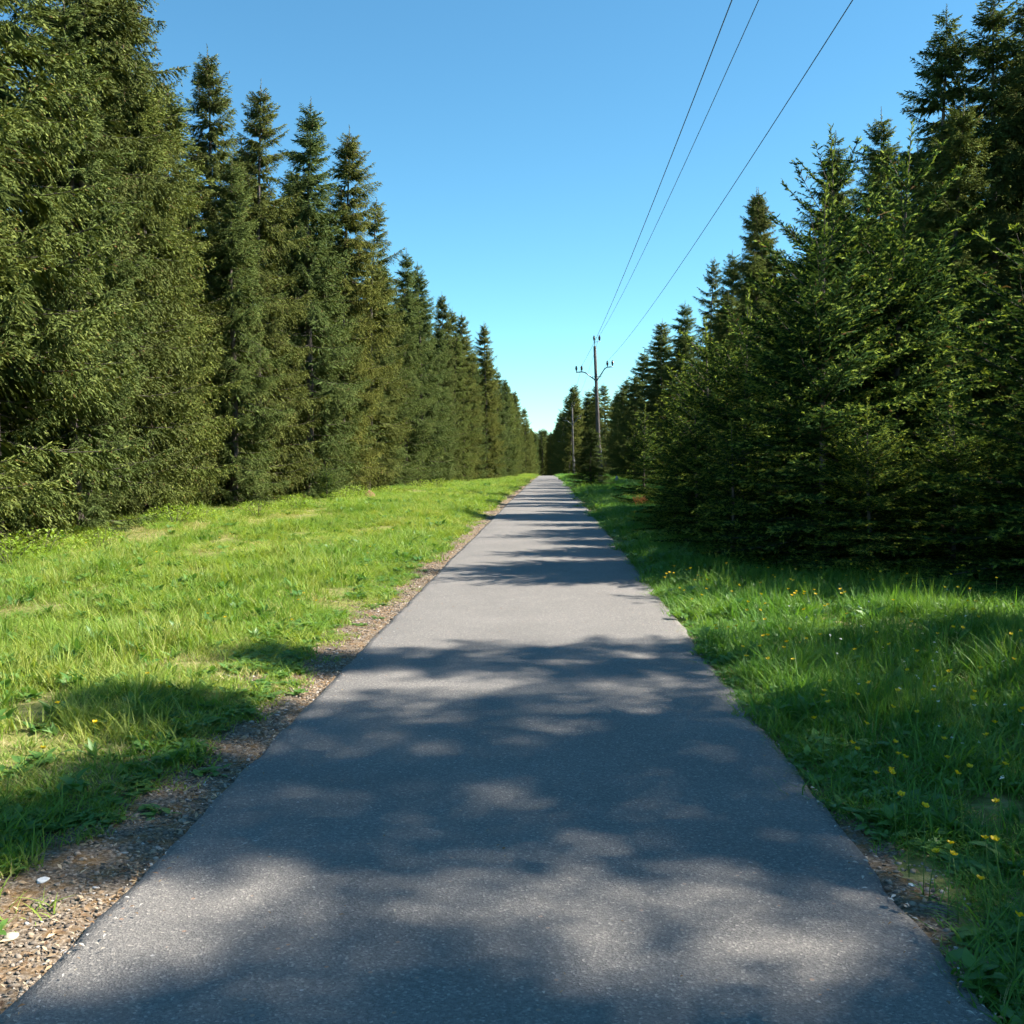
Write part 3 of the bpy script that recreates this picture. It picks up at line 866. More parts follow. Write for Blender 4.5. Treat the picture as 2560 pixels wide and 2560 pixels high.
# ------------------------------------------------------------------ utility poles and wires
def make_pole(full=True):
    """pole standing at the origin, 9.7 m, leaning slightly to -x"""
    H = 9.7
    p = {}
    mb = MB(); mb.tube([(0, 0, -0.5), (0, 0, 0), (0, 0, 3), (0, 0, 6), (0, 0, H - 0.02), (0, 0, H)], [0.15, 0.15, 0.135, 0.12, 0.10, 0.09], 14)
    p["shaft"] = [mb.mesh("pole_shaft", M_POLE, True)]
    # top bracket
    mb = MB()
    mb.box((0.0, -0.115, H + 0.02), (0.05, 0.02, 0.5)); mb.box((0.15, -0.115, H + 0.28), (0.44, 0.05, 0.03))
    p["top_bracket"] = [mb.mesh("pole_top_bracket", M_STEEL)]
    zc = H - 2.35
    arms = []
    for s in (-1, 1):
        mb = MB()
        mb.tube([(s * 0.08, -0.12, zc), (s * (0.75 if s < 0 else 0.6), -0.12, zc + (0.55 if s < 0 else 0.72)), (s * (0.95 if s < 0 else 0.78), -0.12, zc + (0.60 if s < 0 else 0.84)), (s * (1.38 if s < 0 else 1.2), -0.12, zc + (0.60 if s < 0 else 0.86))], 0.042, 6)
        mb.box((s * 0.16, -0.12, zc + 0.22), (0.34, 0.03, 0.04))
        arms.append(mb.mesh("pole_arm", M_STEEL))
    p["cross_arm"] = arms
    mb = MB(); mb.lathe([(0.135, -0.05), (0.142, -0.04), (0.142, 0.04), (0.135, 0.05)], 14, (0, 0, zc + 0.02))
    p["clamp"] = [mb.mesh("pole_clamp", M_STEEL)]
    ins = []
    mb = MB(); mb.lathe([(0.001, -0.02), (0.025, -0.02), (0.025, 0.08), (0.06, 0.09), (0.05, 0.14), (0.085, 0.16), (0.06, 0.2), (0.08, 0.24), (0.085, 0.30), (0.05, 0.33), (0.05, 0.36), (0.06, 0.39), (0.03, 0.42), (0.001, 0.42)], 12)
    im = mb.mesh("insulator", M_PORC, True)
    locs = [(-0.03, -0.115, H + 0.30), (0.34, -0.115, H + 0.30), (-0.98, -0.12, zc + 0.62), (-1.35, -0.12, zc + 0.62), (0.82, -0.12, zc + 0.86), (1.17, -0.12, zc + 0.88)]
    return p, im, locs, H
PP, INS, ILOC, PH = make_pole()
mb = MB(); mb.box((0, -0.165, 1.75), (0.30, 0.012, 0.42)); PLATE = mb.mesh("pole_plate", M_WHITEP)
mb = MB(); mb.tube([(0.155, -0.05, -0.2), (0.155, -0.05, 2.6)], 0.03, 6); PIPE = mb.mesh("cable_pipe", M_STEEL)
mb = MB(); mb.box((0.0, 0.16, 0.55), (0.17, 0.15, 1.9)); FOOT = mb.mesh("pole_foot", M_CONCRETE)
POLES = [(3.62, -4.5, R(-1.0), "weathered wooden power pole behind the viewer holding the near wire ends", False),
         (3.57, 72.0, R(-2.6), "nearest weathered wooden power pole with three pairs of dark insulators", False),
         (3.45, 146.0, R(-1.6), "second wooden power pole, seen against the far sunlit spruces", False),
         (3.3, 220.0, R(-1.4), "third power pole with a small white plate near its foot", True),
         (3.15, 294.0, R(-1.0), "farthest and smallest of the power poles down the road", False)]
PM = []
for x, y, lean, lab, plate in POLES:
    e = empty("utility_pole", (x, y, float(gz(x, y))))
    e.rotation_euler = (0, lean, 0)
    tag(e, lab, "power pole", "power poles along the road")
    hold = []
    for k, ms in PP.items():
        for me in ms:
            o = bpy.data.objects.new(k, me); o.parent = e; COL.objects.link(o)
            if k in ("top_bracket", "cross_arm"): hold.append(o)
    for i, l in enumerate(ILOC):
        o = bpy.data.objects.new("insulator", INS); o.location = l; o.parent = hold[i // 2]; COL.objects.link(o)
    for k, me in (("concrete_foot", FOOT), ("cable_pipe", PIPE)):
        o = bpy.data.objects.new(k, me); o.parent = e; COL.objects.link(o)
    if plate:
        o = bpy.data.objects.new("plate", PLATE); o.parent = e; COL.objects.link(o)
    PM.append(Matrix.Translation(e.location) @ Euler(e.rotation_euler).to_matrix().to_4x4())
for wi, lab in ((2, "thin wire on the left arms of the power poles"), (1, "thin wire on the pole tops, middle one of three"), (4, "thin wire on the right arms of the power poles, set apart")):
    pts = []
    for a, b in zip(PM[:-1], PM[1:]):
        p0 = np.array(a @ (Vector(ILOC[wi]) + Vector((0, 0, 0.40)))); p1 = np.array(b @ (Vector(ILOC[wi]) + Vector((0, 0, 0.40))))
        for t in np.linspace(0, 1, 40, endpoint=False):
            q = p0 + (p1 - p0) * t
            q[2] -= 0.75 * 4 * t * (1 - t)
            pts.append(q)
    mb = MB(); mb.tube(np.array(pts), 0.0085, 5)
    tag(obj("overhead_wire", mb.mesh("overhead_wire", M_WIRE, True)), lab, "wire", "overhead wires")

# ------------------------------------------------------------------ scatter with geometry nodes
def proto_coll(name, objs):
    c = bpy.data.collections.new(name)
    for i, (me) in enumerate(objs):
        o = bpy.data.objects.new("%s_%02d" % (name, i), me)
        c.objects.link(o)
    return c

def scatter(name, pts, rot, scale, idx, coll, label, cat, kind="stuff"):
    me = bpy.data.meshes.new(name)
    me.vertices.add(len(pts))
    me.vertices.foreach_set("co", np.asarray(pts, np.float32).ravel())
    a = me.attributes.new("rotv", 'FLOAT_VECTOR', 'POINT'); a.data.foreach_set("vector", np.asarray(rot, np.float32).ravel())
    a = me.attributes.new("scl", 'FLOAT_VECTOR', 'POINT'); a.data.foreach_set("vector", np.asarray(scale, np.float32).ravel())
    a = me.attributes.new("pick", 'INT', 'POINT'); a.data.foreach_set("value", np.asarray(idx, np.int32))
    me.update()
    o = obj(name, me)
    ng = bpy.data.node_groups.new(name + "_nodes", 'GeometryNodeTree')
    ng.interface.new_socket("Geometry", in_out='INPUT', socket_type='NodeSocketGeometry')
    ng.interface.new_socket("Geometry", in_out='OUTPUT', socket_type='NodeSocketGeometry')
    gi = ng.nodes.new("NodeGroupInput"); go = ng.nodes.new("NodeGroupOutput")
    ip = ng.nodes.new("GeometryNodeInstanceOnPoints")
    ci = ng.nodes.new("GeometryNodeCollectionInfo")
    ci.inputs["Collection"].default_value = coll
    ci.inputs["Separate Children"].default_value = True
    ci.inputs["Reset Children"].default_value = True
    ip.inputs["Pick Instance"].default_value = True
    def na(nm, dt):
        n = ng.nodes.new("GeometryNodeInputNamedAttribute"); n.data_type = dt; n.inputs["Name"].default_value = nm
        return n.outputs["Attribute"]
    L = ng.links
    L.new(gi.outputs[0], ip.inputs["Points"])
    L.new(ci.outputs[0], ip.inputs["Instance"])
    L.new(na("pick", 'INT'), ip.inputs["Instance Index"])
    er = ng.nodes.new("FunctionNodeEulerToRotation")
    L.new(na("rotv", 'FLOAT_VECTOR'), er.inputs[0])
    L.new(er.outputs[0], ip.inputs["Rotation"])
    L.new(na("scl", 'FLOAT_VECTOR'), ip.inputs["Scale"])
    L.new(ip.outputs[0], go.inputs[0])
    mod = o.modifiers.new("scatter", 'NODES')
    mod.node_group = ng
    tag(o, label, cat, None, kind)
    return o

def blades(seed, n, rad, h0, h1, w, bend, mat, name, segs=3, clumps=0):
    rng = np.random.default_rng(seed)
    a = rng.uniform(0, 6.283, n); r = rad * np.sqrt(rng.random(n))
    base = np.stack([r * np.cos(a), r * np.sin(a), np.full(n, -0.02)], -1)
    hf = np.ones(n)
    if clumps:
        ca = rng.uniform(0, 6.283, clumps); cr = rad * np.sqrt(rng.random(clumps))
        ch = rng.uniform(0.45, 1.25, clumps)
        c = rng.integers(0, clumps, n)
        loose = rng.random(n) < 0.35
        base[:, 0] = np.where(loose, base[:, 0], cr[c] * np.cos(ca[c]) + rng.normal(0, 0.035, n))
        base[:, 1] = np.where(loose, base[:, 1], cr[c] * np.sin(ca[c]) + rng.normal(0, 0.035, n))
        hf = np.where(loose, 0.7, ch[c])
    h = rng.uniform(h0, h1, n) * hf
    la = rng.uniform(0, 6.283, n)
    lean = np.stack([np.cos(la), np.sin(la), np.zeros(n)], -1)
    wd = np.stack([-np.sin(la + rng.normal(0, 0.5, n)), np.cos(la + rng.normal(0, 0.5, n)), np.zeros(n)], -1)
    be = bend * rng.uniform(0.2, 1.3, n)
    st = rng.uniform(0.0, 0.25, n)
    V = []
    for k in range(segs):
        t = k / segs
        p = base + np.stack([np.zeros(n), np.zeros(n), h * (t - 0.18 * be * t * t)], -1) + lean * (h * (st * t + be * t * t))[:, None]
        ww = w * (1 - 0.55 * t) * rng.uniform(0.7, 1.3, n)
        V += [p - wd * ww[:, None] / 2, p + wd * ww[:, None] / 2]
    V.append(base + np.stack([np.zeros(n), np.zeros(n), h * (1 - 0.18 * be)], -1) + lean * (h * (st + be))[:, None])
    V = np.stack(V, 1)
    nv = V.shape[1]
    b = (np.arange(n) * nv)[:, None]
    quads = np.concatenate([b + np.array([2 * k, 2 * k + 1, 2 * k + 3, 2 * k + 2]) for k in range(segs - 1)], 0)
    tris = b + np.array([2 * segs - 2, 2 * segs - 1, 2 * segs])
    return mesh_np(name, V.reshape(-1, 3), [quads, tris], [mat], False, {"rnd": np.repeat(rng.random(n), nv)})

def leaf_shape(L, W, curl, fold=0.25, n=5):
    """pointed leaf along +y with midrib fold; returns verts, quads"""
    t = np.linspace(0, 1, n)
    wd = W * np.sin(np.pi * np.clip(t, 0.03, 0.99) ** 0.8) * 0.5 + 0.001
    z = curl * L * t * (1 - t) * 2 - 0.25 * curl * L * t * t
    mid = np.stack([np.zeros(n), L * t, z], -1)
    l = mid + np.stack([-wd, np.zeros(n), wd * fold], -1)
    r = mid + np.stack([wd, np.zeros(n), wd * fold], -1)
    v = np.stack([l, mid, r], 1).reshape(-1, 3)
    i = np.arange(n - 1)[:, None] * 3
    q = np.concatenate([i + np.array([0, 1, 4, 3]), i + np.array([1, 2, 5, 4])], 0)
    return v, q

def weed_mesh(seed, nl, L0, L1, wr, mat, name, up=0.6):
    rng = np.random.default_rng(seed)
    mb = MB(); rn = []
    for k in range(nl):
        L = rng.uniform(L0, L1)
        v, q = leaf_shape(L, L * wr, rng.uniform(0.05, 0.3), 0.3, 4)
        e = Euler((rng.uniform(0.1, up + 0.5), rng.normal(0, 0.3), rng.uniform(0, 6.28)))
        v = v @ np.array(e.to_matrix()).T + np.array([rng.normal(0, 0.03), rng.normal(0, 0.03), rng.uniform(0, 0.07)])
        mb.add(v, None, q); rn += [rng.random()] * len(v)
    me = mb.mesh(name, mat)
    a = me.attributes.new("rnd", 'FLOAT', 'POINT'); a.data.foreach_set("value", np.array(rn, np.float32))
    return me

def join(name, meshes, mat_list):
    """several tufts scattered over a patch, joined into one mesh"""
    V, F, RN, MI, off = [], [], [], [], 0
    for (me, x, y, rz, sc) in meshes:
        nv = len(me.vertices)
        co = np.empty(nv * 3, np.float32); me.vertices.foreach_get("co", co); co = co.reshape(-1, 3) * sc
        c_, s_ = math.cos(rz), math.sin(rz)
        co = np.stack([co[:, 0] * c_ - co[:, 1] * s_ + x, co[:, 0] * s_ + co[:, 1] * c_ + y, co[:, 2]], -1)
        rn = np.empty(nv, np.float32); me.attributes["rnd"].data.foreach_get("value", rn)
        mi = mat_list.index(me.materials[0])
        for p in me.polygons:
            F.append(tuple(q + off for q in p.vertices)); MI.append(mi)
        V.append(co); RN.append(rn); off += nv
    q = [f for f in F if len(f) == 4]; t = [f for f in F if len(f) == 3]
    mq = [m for f, m in zip(F, MI) if len(f) == 4]; mt = [m for f, m in zip(F, MI) if len(f) == 3]
    return mesh_np(name, np.vstack(V), [np.array(q), np.array(t)], mat_list, False, {"rnd": np.concatenate(RN)}, mq + mt)

def patch_set(name, seed, gmat, h0, h1, nblade, nstraw, nweed, nst):
    out = []
    for i in range(6):
        rg = random.Random(seed + i)
        g = blades(seed + i, nblade, 0.34, h0, h1 + 0.02 * i, 0.0062 + 0.0008 * i, 0.45 + 0.1 * i, gmat, "g", 3, 26)
        parts = [(g, 0, 0, 0, 1.0)]
        parts += [(blades(seed + 20 + i * 7 + k, 20, 0.10, 0.05, 0.15, 0.005, 0.9, M_DRY, "d"), rg.uniform(-0.28, 0.28), rg.uniform(-0.28, 0.28), rg.uniform(0, 6), 1.0) for k in range(nstraw)]
        parts += [(weed_mesh(seed + 60 + i * 7 + k, 14, 0.05, 0.11, 0.42, M_WEED, "w"), rg.uniform(-0.28, 0.28), rg.uniform(-0.28, 0.28), rg.uniform(0, 6), rg.uniform(0.7, 1.2)) for k in range(nweed)]
        parts += [(blades(seed + 110 + i * 7 + k, 5, 0.06, 0.2, 0.40, 0.0045, 0.3, gmat, "s"), rg.uniform(-0.28, 0.28), rg.uniform(-0.28, 0.28), rg.uniform(0, 6), 1.0) for k in range(nst)]
        out.append(join(name, parts, [gmat, M_DRY, M_WEED]))
    for i in range(2):                       # bleached thatch
        g = blades(seed + 150 + i, int(nblade * 0.45), 0.34, 0.05, 0.13, 0.0055, 0.9, M_DRY, "g", 3, 18)
        g2 = blades(seed + 155 + i, int(nblade * 0.2), 0.34, 0.05, 0.15, 0.006, 0.6, gmat, "g", 3, 10)
        out.append(join(name, [(g, 0, 0, 0, 1.0), (g2, 0, 0, 0, 1.0)], [gmat, M_DRY, M_WEED]))
    for i in range(4):                       # single tufts for the edges
        out.append(blades(seed + 160 + i, 34, 0.11, 0.06, h1 * 0.85, 0.006 + 0.0006 * i, 0.5 + 0.1 * i, gmat, name))
    for i in range(2):
        out.append(weed_mesh(seed + 170 + i, 16, 0.05, 0.10, 0.42, M_WEED, name))
    return out
GRASS_L = proto_coll("meadow_patch", patch_set("meadow_patch", 1000, M_GRASS_L, 0.07, 0.20, 420, 3, 2, 2))
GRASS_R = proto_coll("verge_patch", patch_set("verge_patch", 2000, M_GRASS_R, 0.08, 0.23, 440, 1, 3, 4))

def edge_noise(y, s):
    return 0.14 * np.sin(1.1 * y + s) + 0.10 * np.sin(2.7 * y + 1.7 * s) + 0.07 * np.sin(6.1 * y + 0.6 * s) + 0.05 * np.sin(13.0 * y + s)

def grass_points(side, seed):
    rng = np.random.default_rng(seed)
    P, S, I, Rr = [], [], [], []
    for y0, y1, den, sc, eden in [(0.8, 5, 13, 0.9, 260), (5, 9, 11, 1.0, 200), (9, 16, 8.5, 1.1, 120), (16, 32, 5.5, 1.35, 45), (32, 62, 3.0, 1.9, 0), (62, 110, 1.6, 2.6, 0), (110, 165, 1.0, 3.2, 0)]:
        for small in (0, 1):
            if small and eden == 0: continue
            if side < 0: x0, x1 = (RL - 1.3, RL - 0.1) if small else (-min(12.5, 0.62 * y1 + 3.5), RL - 0.2)
            else: x0, x1 = (RR - 0.02, RR + 0.9) if small else (RR + 0.02, min(9.5, 0.62 * y1 + 3.0))
            n = int((eden if small else den) * (y1 - y0) * (x1 - x0))
            x = rng.uniform(x0, x1, n); y = rng.uniform(y0, y1, n)
            keep = np.abs(x) < 0.62 * y + 3.0
            if side < 0:
                edge = -1.97 + edge_noise(y, 0.4) * 0.55
                d = edge - x
            else:
                edge = RR - 0.02 + np.clip(edge_noise(y, 2.2), -0.05, 0.6) * 0.35 + 0.28 * np.exp(-((y - 4.0) / 0.7) ** 2)
                d = x - edge
            if small: keep &= (rng.random(n) < np.clip(1.25 - np.abs(d) / 0.45, 0, 1)) & ((d > 0) | (rng.random(n) < 0.10 * np.exp(d * 3)))
            else: keep &= d > 0.24 * sc
            x, y, d = x[keep], y[keep], d[keep]
            n = len(x)
            big = np.sin(0.8 * x + 0.5 * y + seed) * np.sin(0.6 * y - 0.9 * x)
            lo = np.sin(2.3 * x + 1.1 * y) * np.sin(1.7 * y - 1.3 * x + 2) + 0.6 * np.sin(5.1 * x - 2.2 * y)
            h = rng.uniform(0.6, 1.05, n) * sc ** 0.35 * (1 + 0.2 * big + 0.2 * lo)
            u = rng.random(n)
            if side < 0:
                patch = np.sin(0.55 * x + 0.21 * y + 0.8 * np.sin(0.4 * y)) + 0.7 * np.sin(1.4 * x - 0.33 * y + 2.0) + 0.5 * np.sin(2.9 * x + 1.9 * y)
                bare = np.clip((patch - 0.45) * 1.4, 0, 1)
                h *= (1 - 0.4 * bare) * np.clip(0.55 + d * 0.6, 0.5, 1.0)
                dryp = 0.06 + 0.6 * bare + 0.5 * np.clip((-x - 5.2) / 2.5, 0, 1)
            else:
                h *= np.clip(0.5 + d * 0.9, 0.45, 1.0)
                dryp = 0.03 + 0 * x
            if small: idx = np.where(u < 0.30, rng.integers(12, 14, n), rng.integers(8, 12, n))
            else: idx = np.where(u < dryp, rng.integers(6, 8, n), rng.integers(0, 6, n))
            if side > 0:                      # little but litter grows under the spruces
                k2 = ~((x > 7.4) & (rng.random(n) < 0.8))
                x, y, h, idx = x[k2], y[k2], h[k2], idx[k2]; n = len(x)
            P.append(np.stack([x, y, gz(x, y)], -1))
            wxy = sc * rng.uniform(0.85, 1.2, n)
            S.append(np.stack([wxy, wxy, h], -1)); I.append(idx)
            Rr.append(np.stack([rng.normal(0, 0.04, n), rng.normal(0, 0.04, n), rng.uniform(0, 6.283, n)], -1))
    return np.vstack(P), np.vstack(Rr), np.vstack(S), np.concatenate(I)

scatter("meadow_grass", *grass_points(-1, 7), GRASS_L, "bright green meadow grass with straw patches left of the road", "grass")
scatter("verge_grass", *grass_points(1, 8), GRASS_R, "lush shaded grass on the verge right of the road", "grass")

# gravel -----------------------------------------------------------
def stone_mesh(seed, mat, name, size=1.0, flat=0.6, sub=1):
    rng = np.random.default_rng(seed)
    phi = (1 + 5 ** 0.5) / 2
    v = np.array([(-1, phi, 0), (1, phi, 0), (-1, -phi, 0), (1, -phi, 0), (0, -1, phi), (0, 1, phi), (0, -1, -phi), (0, 1, -phi), (phi, 0, -1), (phi, 0, 1), (-phi, 0, -1), (-phi, 0, 1)], float)
    f = [(0, 11, 5), (0, 5, 1), (0, 1, 7), (0, 7, 10), (0, 10, 11), (1, 5, 9), (5, 11, 4), (11, 10, 2), (10, 7, 6), (7, 1, 8), (3, 9, 4), (3, 4, 2), (3, 2, 6), (3, 6, 8), (3, 8, 9), (4, 9, 5), (2, 4, 11), (6, 2, 10), (8, 6, 7), (9, 8, 1)]
    v = list(unit(v))
    for _ in range(sub):
        cache = {}; nf = []
        def mid(a, b):
            k = (min(a, b), max(a, b))
            if k not in cache:
                q = v[a] + v[b]; v.append(q / np.linalg.norm(q)); cache[k] = len(v) - 1
            return cache[k]
        for a, b, c in f:
            ab, bc, ca = mid(a, b), mid(b, c), mid(c, a)
            nf += [(a, ab, ca), (b, bc, ab), (c, ca, bc), (ab, bc, ca)]
        f = nf
    v = np.array(v)
    pl = unit(rng.normal(0, 1, (9, 3)))
    lim = rng.uniform(0.6, 0.95, 9)
    for p_, l_ in zip(pl, lim):
        dd = v @ p_
        v -= np.clip(dd - l_, 0, None)[:, None] * p_
    v *= 1 + rng.normal(0, 0.03, (len(v), 1))
    v *= np.array([1.0, rng.uniform(0.6, 0.9), flat * rng.uniform(0.8, 1.2)]) * size
    return mesh_np(name, v, np.array(f), [mat])

STONES = proto_coll("pebble", [stone_mesh(300 + i, M_STONE, "pebble", 1.0, 0.38, 0) for i in range(8)])
def gravel(seed):
    rng = np.random.default_rng(seed)
    P, S = [], []
    for y0, y1, den, s0, s1 in [(0.8, 4, 1900, 0.006, 0.02), (4, 8, 1500, 0.007, 0.022), (8, 16, 650, 0.01, 0.026), (16, 40, 130, 0.016, 0.035)]:
        for lo, hi, dd in ((RL - 1.0, RL + 0.015, 1.0), (RR - 0.015, RR + 0.75, 0.55)):
            n = int(den * (y1 - y0) * (hi - lo) * dd)
            x = rng.uniform(lo, hi, n); y = rng.uniform(y0, y1, n)
            if lo < 0: pr = np.clip(1.15 - (RL - 0.12 - x) / (0.5 + edge_noise(y, 0.4)), 0, 1)
            else: pr = np.clip(1.0 - (x - RR) / (0.14 + 0.42 * np.exp(-((y - 3.9) / 1.0) ** 2)), 0, 1)
            k = rng.random(n) < pr
            x, y = x[k], y[k]
            P.append(np.stack([x, y, gz(x, y) + 0.002], -1))
            s = s0 + (s1 - s0) * rng.random(len(x)) ** 3
            S.append(np.stack([s, s, s], -1))
    P = np.vstack(P); S = np.vstack(S); n = len(P)
    rot = np.stack([rng.normal(0, 0.3, n), rng.normal(0, 0.3, n), rng.uniform(0, 6.28, n)], -1)
    return P, rot, S, rng.integers(0, 8, n)
scatter("roadside_gravel", *gravel(4), STONES, "brown and grey gravel strip along the asphalt edges", "gravel")

# specks of litter on the asphalt
def flake(seed):
    rng = np.random.default_rng(seed)
    v, q = leaf_shape(1.0, rng.uniform(0.25, 0.6), rng.uniform(0.05, 0.3), 0.3, 4)
    return mesh_np("flake", v, q, [M_LITTER])
FLAKES = proto_coll("flake", [flake(400 + i) for i in range(4)])
rng = np.random.default_rng(9)
n = 1500
fy = 1.6 + 14 * rng.random(n) ** 1.5; fx = rng.uniform(RL + 0.05, RR - 0.05, n)
sd = rng.random(n)
fx = np.where(sd < 0.45, RL + 0.015 + 0.16 * rng.random(n) ** 2.2, np.where(sd < 0.82, RR - 0.015 - 0.13 * rng.random(n) ** 2.2, fx))
fs = rng.uniform(0.008, 0.026, n)
scatter("fallen_litter", np.stack([fx, fy, prof(fy) + 0.016], -1), np.stack([rng.normal(0, 0.15, n), rng.normal(0, 0.15, n), rng.uniform(0, 6.28, n)], -1), np.stack([fs] * 3, -1), rng.integers(0, 4, n),
        FLAKES, "pale bud scales and needles scattered on the asphalt", "litter")

n = 5200
cy_ = 1.2 + 16 * rng.random(n) ** 1.5
cx_ = RL + 0.02 - 0.55 * rng.random(n) ** 1.3
k3 = rng.random(n) < 0.1
cx_ = np.where(k3, RR - 0.02 + 0.22 * rng.random(n) ** 1.5, cx_)
cs = rng.uniform(0.012, 0.042, n)
CHIPS = proto_coll("chip", [mesh_np("chip", np.array([(0, 0, 0), (0.5, -0.16 - 0.03 * q_, 0.05), (1, 0, 0.0), (0.45, 0.14, 0.07)]), np.array([(0, 1, 2, 3)]), [M_CHIP]) for q_ in range(4)])
scatter("bark_chips", np.stack([cx_, cy_, gz(cx_, cy_) + 0.012], -1), np.stack([rng.normal(0, 0.3, n), rng.normal(0, 0.3, n), rng.uniform(0, 6.28, n)], -1), np.stack([cs] * 3, -1), rng.integers(0, 4, n),
        CHIPS, "brown dead needles and bark chips lying on the roadside gravel", "litter")

# single pale stones in the gravel
for x, y, s, m, lab in [(-1.98, 3.86, 0.04, M_WSTONE, "white stone, larger of the two bright ones in the left gravel"),
                        (-2.14, 3.82, 0.024, M_WSTONE, "small white stone in the left gravel beside the larger white one"),
                        (-1.86, 3.40, 0.04, M_TSTONE, "flat tan stone lying in the moss by the left asphalt edge"),
                        (-2.02, 3.44, 0.06, M_GSTONE, "flat grey stone half sunk in the left gravel"),
                        (-2.0, 2.92, 0.07, M_GSTONE, "large flat grey stone near the lower left corner"),
                        (-1.93, 2.72, 0.042, M_WSTONE, "white stone nearest the lower left corner"),
                        (1.42, 3.98, 0.022, M_WSTONE, "small white stone in the bare patch right of the asphalt")]:
    o = obj("stone", stone_mesh(int(abs(x * 1000) + y * 77), m, "stone", s, 0.42, 2), None, (x, y, float(gz(x, y)) + 0.004), (0, 0, rt.uniform(0, 6)))
    o.scale = (0.75, 0.75, 0.6)
    tag(o, lab, "stone", "pale stones in the gravel")

# ------------------------------------------------------------------ flowers and broad-leaved plants
def stem_mesh(h, seed, mat=M_STEM):
    mb = MB(); r = random.Random(seed)
    dx, dy = r.uniform(-0.12, 0.12) * h, r.uniform(-0.12, 0.12) * h
    pts = [(dx * t * t, dy * t * t, h * t - 0.01) for t in (0, 0.35, 0.7, 1.0)]
    mb.tube(pts, [0.0022, 0.002, 0.0016, 0.0014], 4)
    return mb.mesh("stem", mat), pts[-1]
def buttercup_head(seed, r=0.014):
    rg = np.random.default_rng(seed); mb = MB()
    for k in range(5):
        a = k * 1.2566 + 0.2
        v, q = leaf_shape(r, r * 0.95, -0.25, 0.2, 4)
        e = Euler((R(28), 0, a))
        mb.add(v @ np.array(e.to_matrix()).T, None, q)
    mb.lathe([(0.001, -0.002), (0.004, 0.0), (0.0045, 0.004), (0.001, 0.007)], 6)
    return mb.mesh("petals", M_YELLOW)
def umbel_head(seed):
    rg = np.random.default_rng(seed); mb = MB()
    for k in range(16):
        a = rg.uniform(0, 6.28); rr = 0.022 * math.sqrt(rg.random()); z = 0.02 - rr * 0.4 + rg.normal(0, 0.004)
        for j in range(4):
            v, q = leaf_shape(0.006, 0.005, 0.0, 0.1, 3)
            mb.add(v @ np.array(Euler((R(15), 0, j * 1.57 + a)).to_matrix()).T + np.array([rr * math.cos(a), rr * math.sin(a), z]), None, q)
    return mb.mesh("florets", M_WHITE)
BC = []
for i in range(4):
    sm, tip = stem_mesh(0.30, 500 + i); BC.append((sm, buttercup_head(510 + i), tip))
WF = []
for i in range(3):
    sm, tip = stem_mesh(0.32, 520 + i); WF.append((sm, umbel_head(530 + i), tip))
def flower(name, kind, x, y, h, label, group, part):
    sm, hd, tip = kind[rt.randrange(len(kind))]
    s = h / 0.31
    e = empty(name, (x, y, float(gz(x, y))), rt.uniform(0, 6.28), (1, 1, s))
    o = bpy.data.objects.new("stem", sm); o.parent = e; COL.objects.link(o)
    o = bpy.data.objects.new(part, hd); o.parent = e; o.location = tip; hs_ = 1.35 if part == "petals" else 0.42; o.scale = (hs_, hs_, hs_ / s)
    o.rotation_euler = (rt.uniform(-0.5, 0.5), rt.uniform(-0.5, 0.5), 0); COL.objects.link(o)
    tag(e, label, "flower", group)
for i in range(200):
    y = 3.0 + 10.5 * rt.random() ** 1.1
    x = RR + 0.12 + rt.random() ** 1.4 * (0.30 * y)
    flower("buttercup", BC, x, y, rt.uniform(0.2, 0.36), "small yellow buttercup on a thin stem in the right verge grass", "buttercups in the right verge", "petals")
for i in range(120):
    y = 4.0 + 5.0 * rt.random()
    x = 1.75 + rt.random() * (0.34 * y)
    flower("white_flower", WF, x, y, rt.uniform(0.24, 0.40), "small white flower cluster in the right verge grass", "white flowers in the right verge", "florets")
for i in range(46):
    y = 4.8 + 24 * rt.random() ** 1.5
    x = RL - 0.75 - rt.random() ** 1.3 * min(6.0, 0.34 * y)
    flower("buttercup", BC, x, y, rt.uniform(0.16, 0.24), "small yellow flower scattered in the left meadow grass", "yellow flowers in the left meadow", "petals")
# broad-leaved plants at the edge of the left meadow and beside the right bare patch
LEAVES = []
for i in range(4):
    v, q = leaf_shape(0.2, 0.065, 0.18, 0.35, 7)
    me = mesh_np("broad_leaf", v * np.array([1, 1 + 0.1 * i, 1]), q, [M_DOCK], True, {"rnd": np.full(len(v), 0.2 + 0.2 * i)})
    LEAVES.append(me)
def dock(x, y, s, label, group):
    e = empty("broad_leaf_plant", (x, y, float(gz(x, y))), rt.uniform(0, 6.28), s)
    for k in range(rt.randint(6, 9)):
        o = bpy.data.objects.new("leaf", LEAVES[rt.randrange(4)]); o.parent = e
        o.rotation_euler = (rt.uniform(0.5, 1.4), rt.uniform(-0.5, 0.5), k * 1.05 + rt.uniform(-0.3, 0.3))
        COL.objects.link(o)
    tag(e, label, "plant", group)
for x, y in [(-2.85, 5.75), (-2.62, 6.4), (-3.1, 6.2), (-3.35, 7.0), (-2.75, 7.3), (-3.6, 5.9), (-2.45, 5.35), (-3.0, 8.0), (-3.9, 7.6), (-2.6, 8.9), (-4.3, 8.6), (-3.3, 9.4), (-3.8, 6.6), (-2.35, 6.9), (-3.1, 5.2)]:
    dock(x, y, rt.uniform(0.4, 0.6), "broad-leaved weed with upright pale leaves in the left meadow grass", "broad-leaved weeds in the left meadow")
for x, y in [(1.72, 3.55), (1.95, 3.2)]:
    dock(x, y, 0.75, "broad-leaved weed beside the bare patch right of the asphalt", "broad-leaved weeds by the right bare patch")
